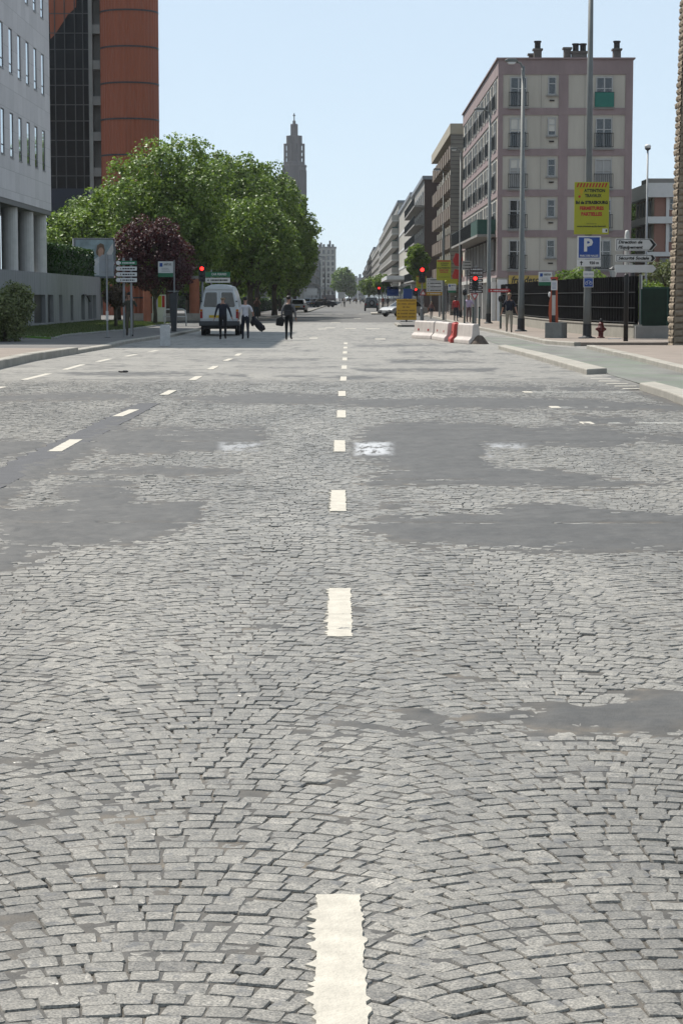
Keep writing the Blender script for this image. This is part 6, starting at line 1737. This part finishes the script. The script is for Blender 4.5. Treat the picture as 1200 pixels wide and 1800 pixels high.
# sign seen from behind on a thin pole
q = thing('road_sign', 'grey back of a road sign on a thin pole in front of the advertising panel', 'sign', (XA(188.5, 85), 85, .117))
zt, zb = ZA(447.5, 85) - .117, ZA(485, 85) - .117
MB().lathe([(.035, -.15), (.035, zt + .05)], n=10).build('post', K['metal'], q)
MB().lathe([(.14, -.1), (.12, .02), (.05, .03)], n=10).build('base', K['dark_metal'], q)
xa, xb_ = XA(175, 85) - q.location.x, XA(202, 85) - q.location.x
MB().prism([(xa, zb), (xb_ - .05, zb), (xb_ - .05, zb + .35), (xb_, zb + .5), (xb_ - .05, zb + .62), (xb_ - .05, zt), (xa + .12, zt), (xa, zt - .12)], 'y', .05, .075).build('panel', M('sign_back', (.30, .32, .34), .6, 0, .08), q)
for zz in (zb + .15, zt - .2): MB().box(xa + .1, .036, zz - .02, xb_ - .12, .0495, zz + .02).build('rail', K['metal'], q)
MB().box(-.05, -.04, .62 + .05, .05, .04, 1.05).build('sticker', K['offwhite'], q)
# advertising panel
YP = 140.35; kp = YP / 100
a, c = P(129.5, 418.5, YP), P(204, 489, YP)
q = thing('advertising_panel', 'large framed advertising panel showing a smiling person against blue sky', 'billboard', ((a.x + c.x) / 2, YP, 0))
w_, h_, zb = c.x - a.x, a.z - c.z, c.z
MB().box(-w_ / 2, 0, zb, w_ / 2, .25, zb + h_).build('frame', M('panel_frame', (.12, .14, .16), .5, 0, .1), q, bevel=.02)
MB().box(-w_ / 2 - .07, .02, zb + .05, -w_ / 2 - .001, .24, zb + h_ - .02).build('side_light', K['white'], q)
MB().box(-.35, .03, .1, .35, .22, zb - .002).build('leg', K['concrete'], q)
pm = M('poster_sky', (.20, .28, .31), .4, 0, .4, 1.6)
po = MB().box(-w_ / 2 + .14, -.006, zb + .12, w_ / 2 - .14, -.0008, zb + h_ - .12).build('poster', pm, q)
def blob(pts, m, y): MB().prism([(x * kp, zb + z * kp) for x, z in pts], 'y', y, y + .0018).build('picture', m, po)
x0 = w_ / 2 / kp - .75
blob([(x0 - .35, .13), (x0 + .45, .13), (x0 + .5, .5), (x0 + .42, .85), (x0 + .2, 1.02), (x0 - .05, 1.0), (x0 - .25, .86)], M('poster_shirt', (.42, .46, .5), .4, 0, .1), -.0085)
blob([(x0 + .2, .95), (x0 + .62, 1.62), (x0 + .66, 1.3), (x0 + .48, .85)], M('poster_sleeve', (.5, .5, .5), .4, 0, .1), -.0105)
blob([(x0 - .16, 1.2), (x0 - .1, 1.52), (x0 + .05, 1.62), (x0 + .2, 1.56), (x0 + .26, 1.3), (x0 + .22, 1.08), (x0 - .12, 1.06)], M('poster_hair', (.12, .075, .045), .4), -.0125)
blob([(x0 - .05, 1.02), (x0 - .07, 1.3), (x0 + .02, 1.42), (x0 + .13, 1.42), (x0 + .2, 1.28), (x0 + .16, 1.0), (x0 + .06, .94)], M('poster_face', (.36, .22, .16), .4), -.0145)
blob([(-w_ / 2 / kp + .14, .7), (-.1, .95), (.2, .78), (.1, .6), (-w_ / 2 / kp + .14, .5)], M('poster_cloud', (.5, .52, .54), .4, 0, .1), -.0105)
# white stone bollard at the left kerb, white rail, info panel, orange columns
q = thing('bollard', 'stout white banded bollard on the road edge by the left kerb', 'bollard', (XA(290, 75.2), 75.2, 0))
MB().prism([(-.17, 0), (.17, 0), (.17, .44), (.155, .46), (.17, .48), (.17, .70), (.12, .745), (-.12, .745), (-.17, .70), (-.17, .48), (-.155, .46), (-.17, .44)], 'y', -.15, .15).build('body', M('bollard_white', (.55, .55, .55), .7, 0, .15, 6), q, bevel=.012)
q = thing('guard_rail', 'white tubular guard rail beside the left bus stop', 'railing', (XA(287, 122), 122, .117))
wr_ = XA(327, 122) - XA(287, 122)
MB().tube([(.1, 0, -.1), (.02, 0, .55), (.06, 0, .85), (.2, 0, .92), (wr_ - .2, 0, .92), (wr_ - .05, 0, .85), (wr_, 0, .5), (wr_, 0, -.1)], .035, 8).tube([(.05, 0, .5), (wr_, 0, .5)], .028, 8).build('tube', K['white'], q, smooth=True)
q = thing('poster_stand', 'white panel with purple, yellow and red posters on the left pavement', 'poster stand', (XA(279.5, 128), 128, .117))
wp = (XA(291, 128) - XA(268, 128)) / 2; hp = ZA(518, 128) - .117
MB().box(-wp, 0, .15, wp, .25, hp).box(-wp + .1, .03, -.1, wp - .1, .2, .15).build('panel', K['offwhite'], q)
for x0_, x1_, z0_, m_ in ((-wp + .04, -.08, .7, M('poster_purple', (.42, .34, .55), .5)), (-.06, .16, .75, K['yellow']), (.19, wp - .04, .75, K['red'])):
    MB().box(x0_, -.004, hp - .75, x1_, -.0005, hp - .06).build('poster', m_, q)
ob = M('orange_brick_render', (.36, .13, .07), .85, 0, .15, 2)
for px0, px1, Y, lab in ((252, 265.5, 146, 'round orange column under the trees left of the poster stand'), (333, 351, 150, 'wide orange column under the trees just left of the van')):
    r_ = (XA(px1, Y) - XA(px0, Y)) / 2
    q = thing('column', lab, 'column', ((XA(px1, Y) + XA(px0, Y)) / 2, Y, .1))
    MB().lathe([(r_, -.15), (r_, 2.9)], n=24).build('shaft', ob, q, smooth=False); MB().lathe([(r_ + .04, 2.901), (r_ + .04, 3.1)], n=24).build('capital', K['grey_conc'], q)
q = thing('low_wall', 'low stone wall and steps under the trees behind the poster stand', 'wall', (XA(215, 149), 149.5, .1))
MB().box(0, 0, -.1, 5.5, .4, .5).box(5.5, .05, -.1, 9, .35, .9).build('wall_face', K['kerb'], q)
# plastic barriers on the right
K['barrier_white'] = M('barrier_white_plastic', (.64, .575, .53), .45, 0, .14, 2.5); K['barrier_red'] = M('barrier_red_plastic', (.50, .05, .035), .45, 0, .12, 2)
def barrier(label, A_, B_, m, holes=2, dirty=False, h=.74):
    A_, B_ = Vector((*A_, 0)), Vector((*B_, 0)); d = B_ - A_; L = d.length
    b = thing('plastic_barrier', label, 'road barrier', (A_.x, A_.y, 0), math.atan2(d.y, d.x))
    sec = [(-.27, 0), (-.27, .14), (-.16, .26), (-.12, h - .05), (-.08, h), (.08, h), (.12, h - .05), (.16, .26), (.27, .14), (.27, 0)]
    MB().prism(sec, 'x', .01, L - .01).build('body', K[m], b, bevel=.025, seg=2)
    for k in range(holes):
        x = L * (k + .5) / holes
        MB().box(x - .08, -.165, .34, x + .08, -.13, .42).build('fork_hole', K['barrier_red'] if m == 'barrier_white' else K['black'], b)
    MB().lathe([(.07, h), (.07, h + .04)], c=(L * .5, 0), n=12).build('filler_cap', K[m], b)
    return b
q0, q1, q2_, q3, q4 = g(733, 594.5), g(767, 596.5), g(792, 600.5), g(806, 603), g(836, 605)
barrier('white plastic road barrier at the left end of the row, red squares along its side', q0, q1, 'barrier_white', 2)
barrier('white plastic road barrier second from the left, touching the red one', (q1[0] + .05, q1[1] - .1), q2_, 'barrier_white', 2)
barrier('red plastic road barrier wedged between the white ones', (q2_[0] + .16, q2_[1] + .3), (q3[0] - .05, q3[1] + .1), 'barrier_red', 1)
barrier('white plastic road barrier at the right end of the row with a dark foot', (q3[0] + .0, q3[1] + .5), q4, 'barrier_white', 0)
MB_d = MB().lathe([(.36, .0), (.33, .05), (.17, .26), (.1, .32)], n=16)  # dark brown flared foot beside the last barrier
tag(MB_d.build('rubber_foot', M('dark_rubber', (.12, .09, .07), .9, 0, .4, 8), None, (q4[0] + .12, q4[1] + .1, 0)), 'dark rubber foot lying at the right end of the barriers', 'barrier foot')
# bollards and posts along the right pavement
for px, Y, h_, lab in ((879.5, 108, 1.35, 'dark topped steel post beside the man in the navy polo shirt'), (831, 117, 1.0, 'green grey steel post right of the lilac shirted man'), (842, 118, 1.0, 'green grey steel post left of the second street lamp'), (816, 119, 1.7, 'green grey steel post with a dark round head left of the lilac shirted man')):
    q = thing('post', lab, 'post', (XA(px, Y), Y, .135))
    MB().lathe([(.055, -.1), (.055, h_)], n=10).build('tube', M('post_green_grey', (.10, .13, .12), .5, .1), q)
    MB().ellip((0, 0, h_ + (.16 if h_ > 1.2 else .03)), (.13 if h_ > 1.2 else .06, .1 if h_ > 1.2 else .06, .2 if h_ > 1.2 else .05), 10, 7).build('cap', K['black'], q, smooth=True)
# low wall and dark fence on the right
fp = [(9.65, 137.0), (9.62, 108.0), (9.75, 97.0), (10.35, 86.5), (10.95, 82.3)]
for (a, c), lab in zip(zip(fp[:-1], fp[1:]), ('farthest stretch of low stone wall under the dark fence', 'stretch of low stone wall behind the man in the navy polo', 'stretch of low stone wall behind the orange totem and the mast', 'nearest stretch of low stone wall behind the black sign post')):
    d = Vector(c) - Vector(a); L = d.length; an = math.atan2(d.y, d.x)
    q = thing('low_wall', lab, 'wall', (a[0], a[1], .135), an)
    MB().box(.004, 0, -.1, L - .004, .3, .47).build('wall_face', K['pale_conc'] if False else M('wall_stone', (.36, .34, .29), .9, 0, .15, 1.5, bump=.3), q)
    MB().box(.004, -.03, .473, L - .004, .33, .53).build('coping', K['kerb'], q)
    f = thing('dark_fence', lab.replace('stretch of low stone wall under', 'stretch of').replace('stretch of low stone wall', 'stretch of black ribbed fence') if 'under' not in lab else 'farthest stretch of black ribbed fence near the flats', 'fence', (a[0], a[1], .135 + .531), an)
    n = max(2, int(L / .42)); H_ = 1.85; mb = MB()
    for k in range(n):
        x0_, x1_ = L * k / n, L * (k + 1) / n
        mb.prism([(x0_ + .002, .15), (x0_ + (x1_ - x0_) * .3, .06), (x0_ + (x1_ - x0_) * .7, .06), (x1_ - .002, .15), (x1_ - .002, .17), (x0_ + .002, .17)], 'z', 0, H_)
    mb.build('panel', M('fence_black', (.004, .004, .0044), .95, 0, .25, 1.5, spec=.04), f)
    rl = MB()
    for zz in (.06, .62, 1.22): rl.box(0, .02, zz, L, .058, zz + .035)
    rl.build('rail', K['black'], f)
    po_ = MB()
    for k in range(int(L / 2.5) + 1): MB().box(k * 2.5, .171, -.02, k * 2.5 + .06, .23, H_ + .03).build('post', K['black'], f)
q = thing('low_wall', 'grey concrete wall facing the camera left of the rough stone corner', 'wall', (10.98, 82.0, .135))
MB().box(0, 0, -.1, 3.0, .3, .48).build('wall_face', K['concrete'], q)
q = thing('green_fence', 'green windbreak fence with plants behind, left of the rough stone corner', 'fence', (XA(1125, 87.5), 87.5, .135))
MB().box(0, 0, .0, 2.2, .03, 1.92).build('netting', M('green_netting', (.008, .030, .016), .8, 0, .4, 3), q)
MB().box(0, -.01, 1.921, 2.2, .04, 1.99).build('rail', M('green_rail', (.012, .06, .045), .6), q)
for k in range(3): MB().box(k * 1.07, -.03, -.1, k * 1.07 + .05, -.001, 1.95).build('post', K['rail_green'], q)
tag(MB().prism([(0, 0), (.5, .05), (.55, .2), (.1, .25)], 'z', 0, .03).build('paper', K['white'], None, (XA(1068, 81), 81, .136)), 'scrap of white paper lying on the pavement by the hydrant', 'litter')
tag(MB().ellip((0, 0, .02), (.12, .06, .03), 8, 5).build('rag', K['black'], None, (G(217, 655).x, G(217, 655).y, .008)), 'small black rag lying on the setts on the left', 'litter')
# signs among the far shops
for px, py, Y, w2, h2, m_, lab in ((716, 516, 220, .45, .5, 'blue', 'square blue sign above the works board'), (600, 519, 420, .7, .6, 'white', 'white square sign beside the far carriageway'), (548, 513, 360, .9, .6, 'white', 'white sign under the last plane tree on the left'), (690, 512, 330, .9, .7, 'blue', 'blue shop panel under the blank fronted block')):
    x, z = XA(px, Y), ZA(py, Y)
    q = thing('sign', lab, 'sign', (x, Y, .13))
    MB().box(-w2, 0, z - h2 - .13, w2, .05, z + h2 - .13).build('panel', K[m_], q); MB().tube([(0, .09, -.2), (0, .09, z + h2 - .13)], .05, 8).build('post', K['metal'], q)
for px, Y, W_, zc, m_, lab in ((676, 330, 3.0, 3.0, 'offwhite', 'pale shop awning beyond the far island'), (703, 290, 3.0, 2.9, 'green', 'green shop awning under the blank fronted block'), (772, 186, 1.6, 2.8, 'yellow', 'yellow shop panel right of the white direction panels')):
    x = XA(px, Y); q = thing('shop_awning', lab, 'awning', (x, Y, .13))
    MB().prism([(0, 0), (W_, 0), (W_, .5), (W_ * .5, .5)], 'y', 0, 3.5).build('canvas', K[m_], q, (0, 0, zc - .13)); MB().tube([(.1, .1, -.2), (.1, .1, zc - .13)], .04, 6).tube([(.1, 3.4, -.2), (.1, 3.4, zc - .13)], .04, 6).build('post', K['metal'], q)

# ------------------------------------------------------------------ HAZE
def haze():
    m = bpy.data.materials.new('haze'); m.use_nodes = True
    t = m.node_tree; t.nodes.clear()
    o = t.nodes.new('ShaderNodeOutputMaterial'); v = t.nodes.new('ShaderNodeVolumePrincipled')
    v.inputs['Color'].default_value = (.86, .92, 1.0, 1); v.inputs['Density'].default_value = HAZE; v.inputs['Anisotropy'].default_value = .2
    t.links.new(v.outputs[0], o.inputs['Volume'])
    h = MB().box(-700, -70, -1.2, 700, 1700, 112).build('haze', m)
    tag(h, 'thin summer haze lying over the boulevard', 'haze', None, 'stuff')
HAZE = 0.00007
haze()
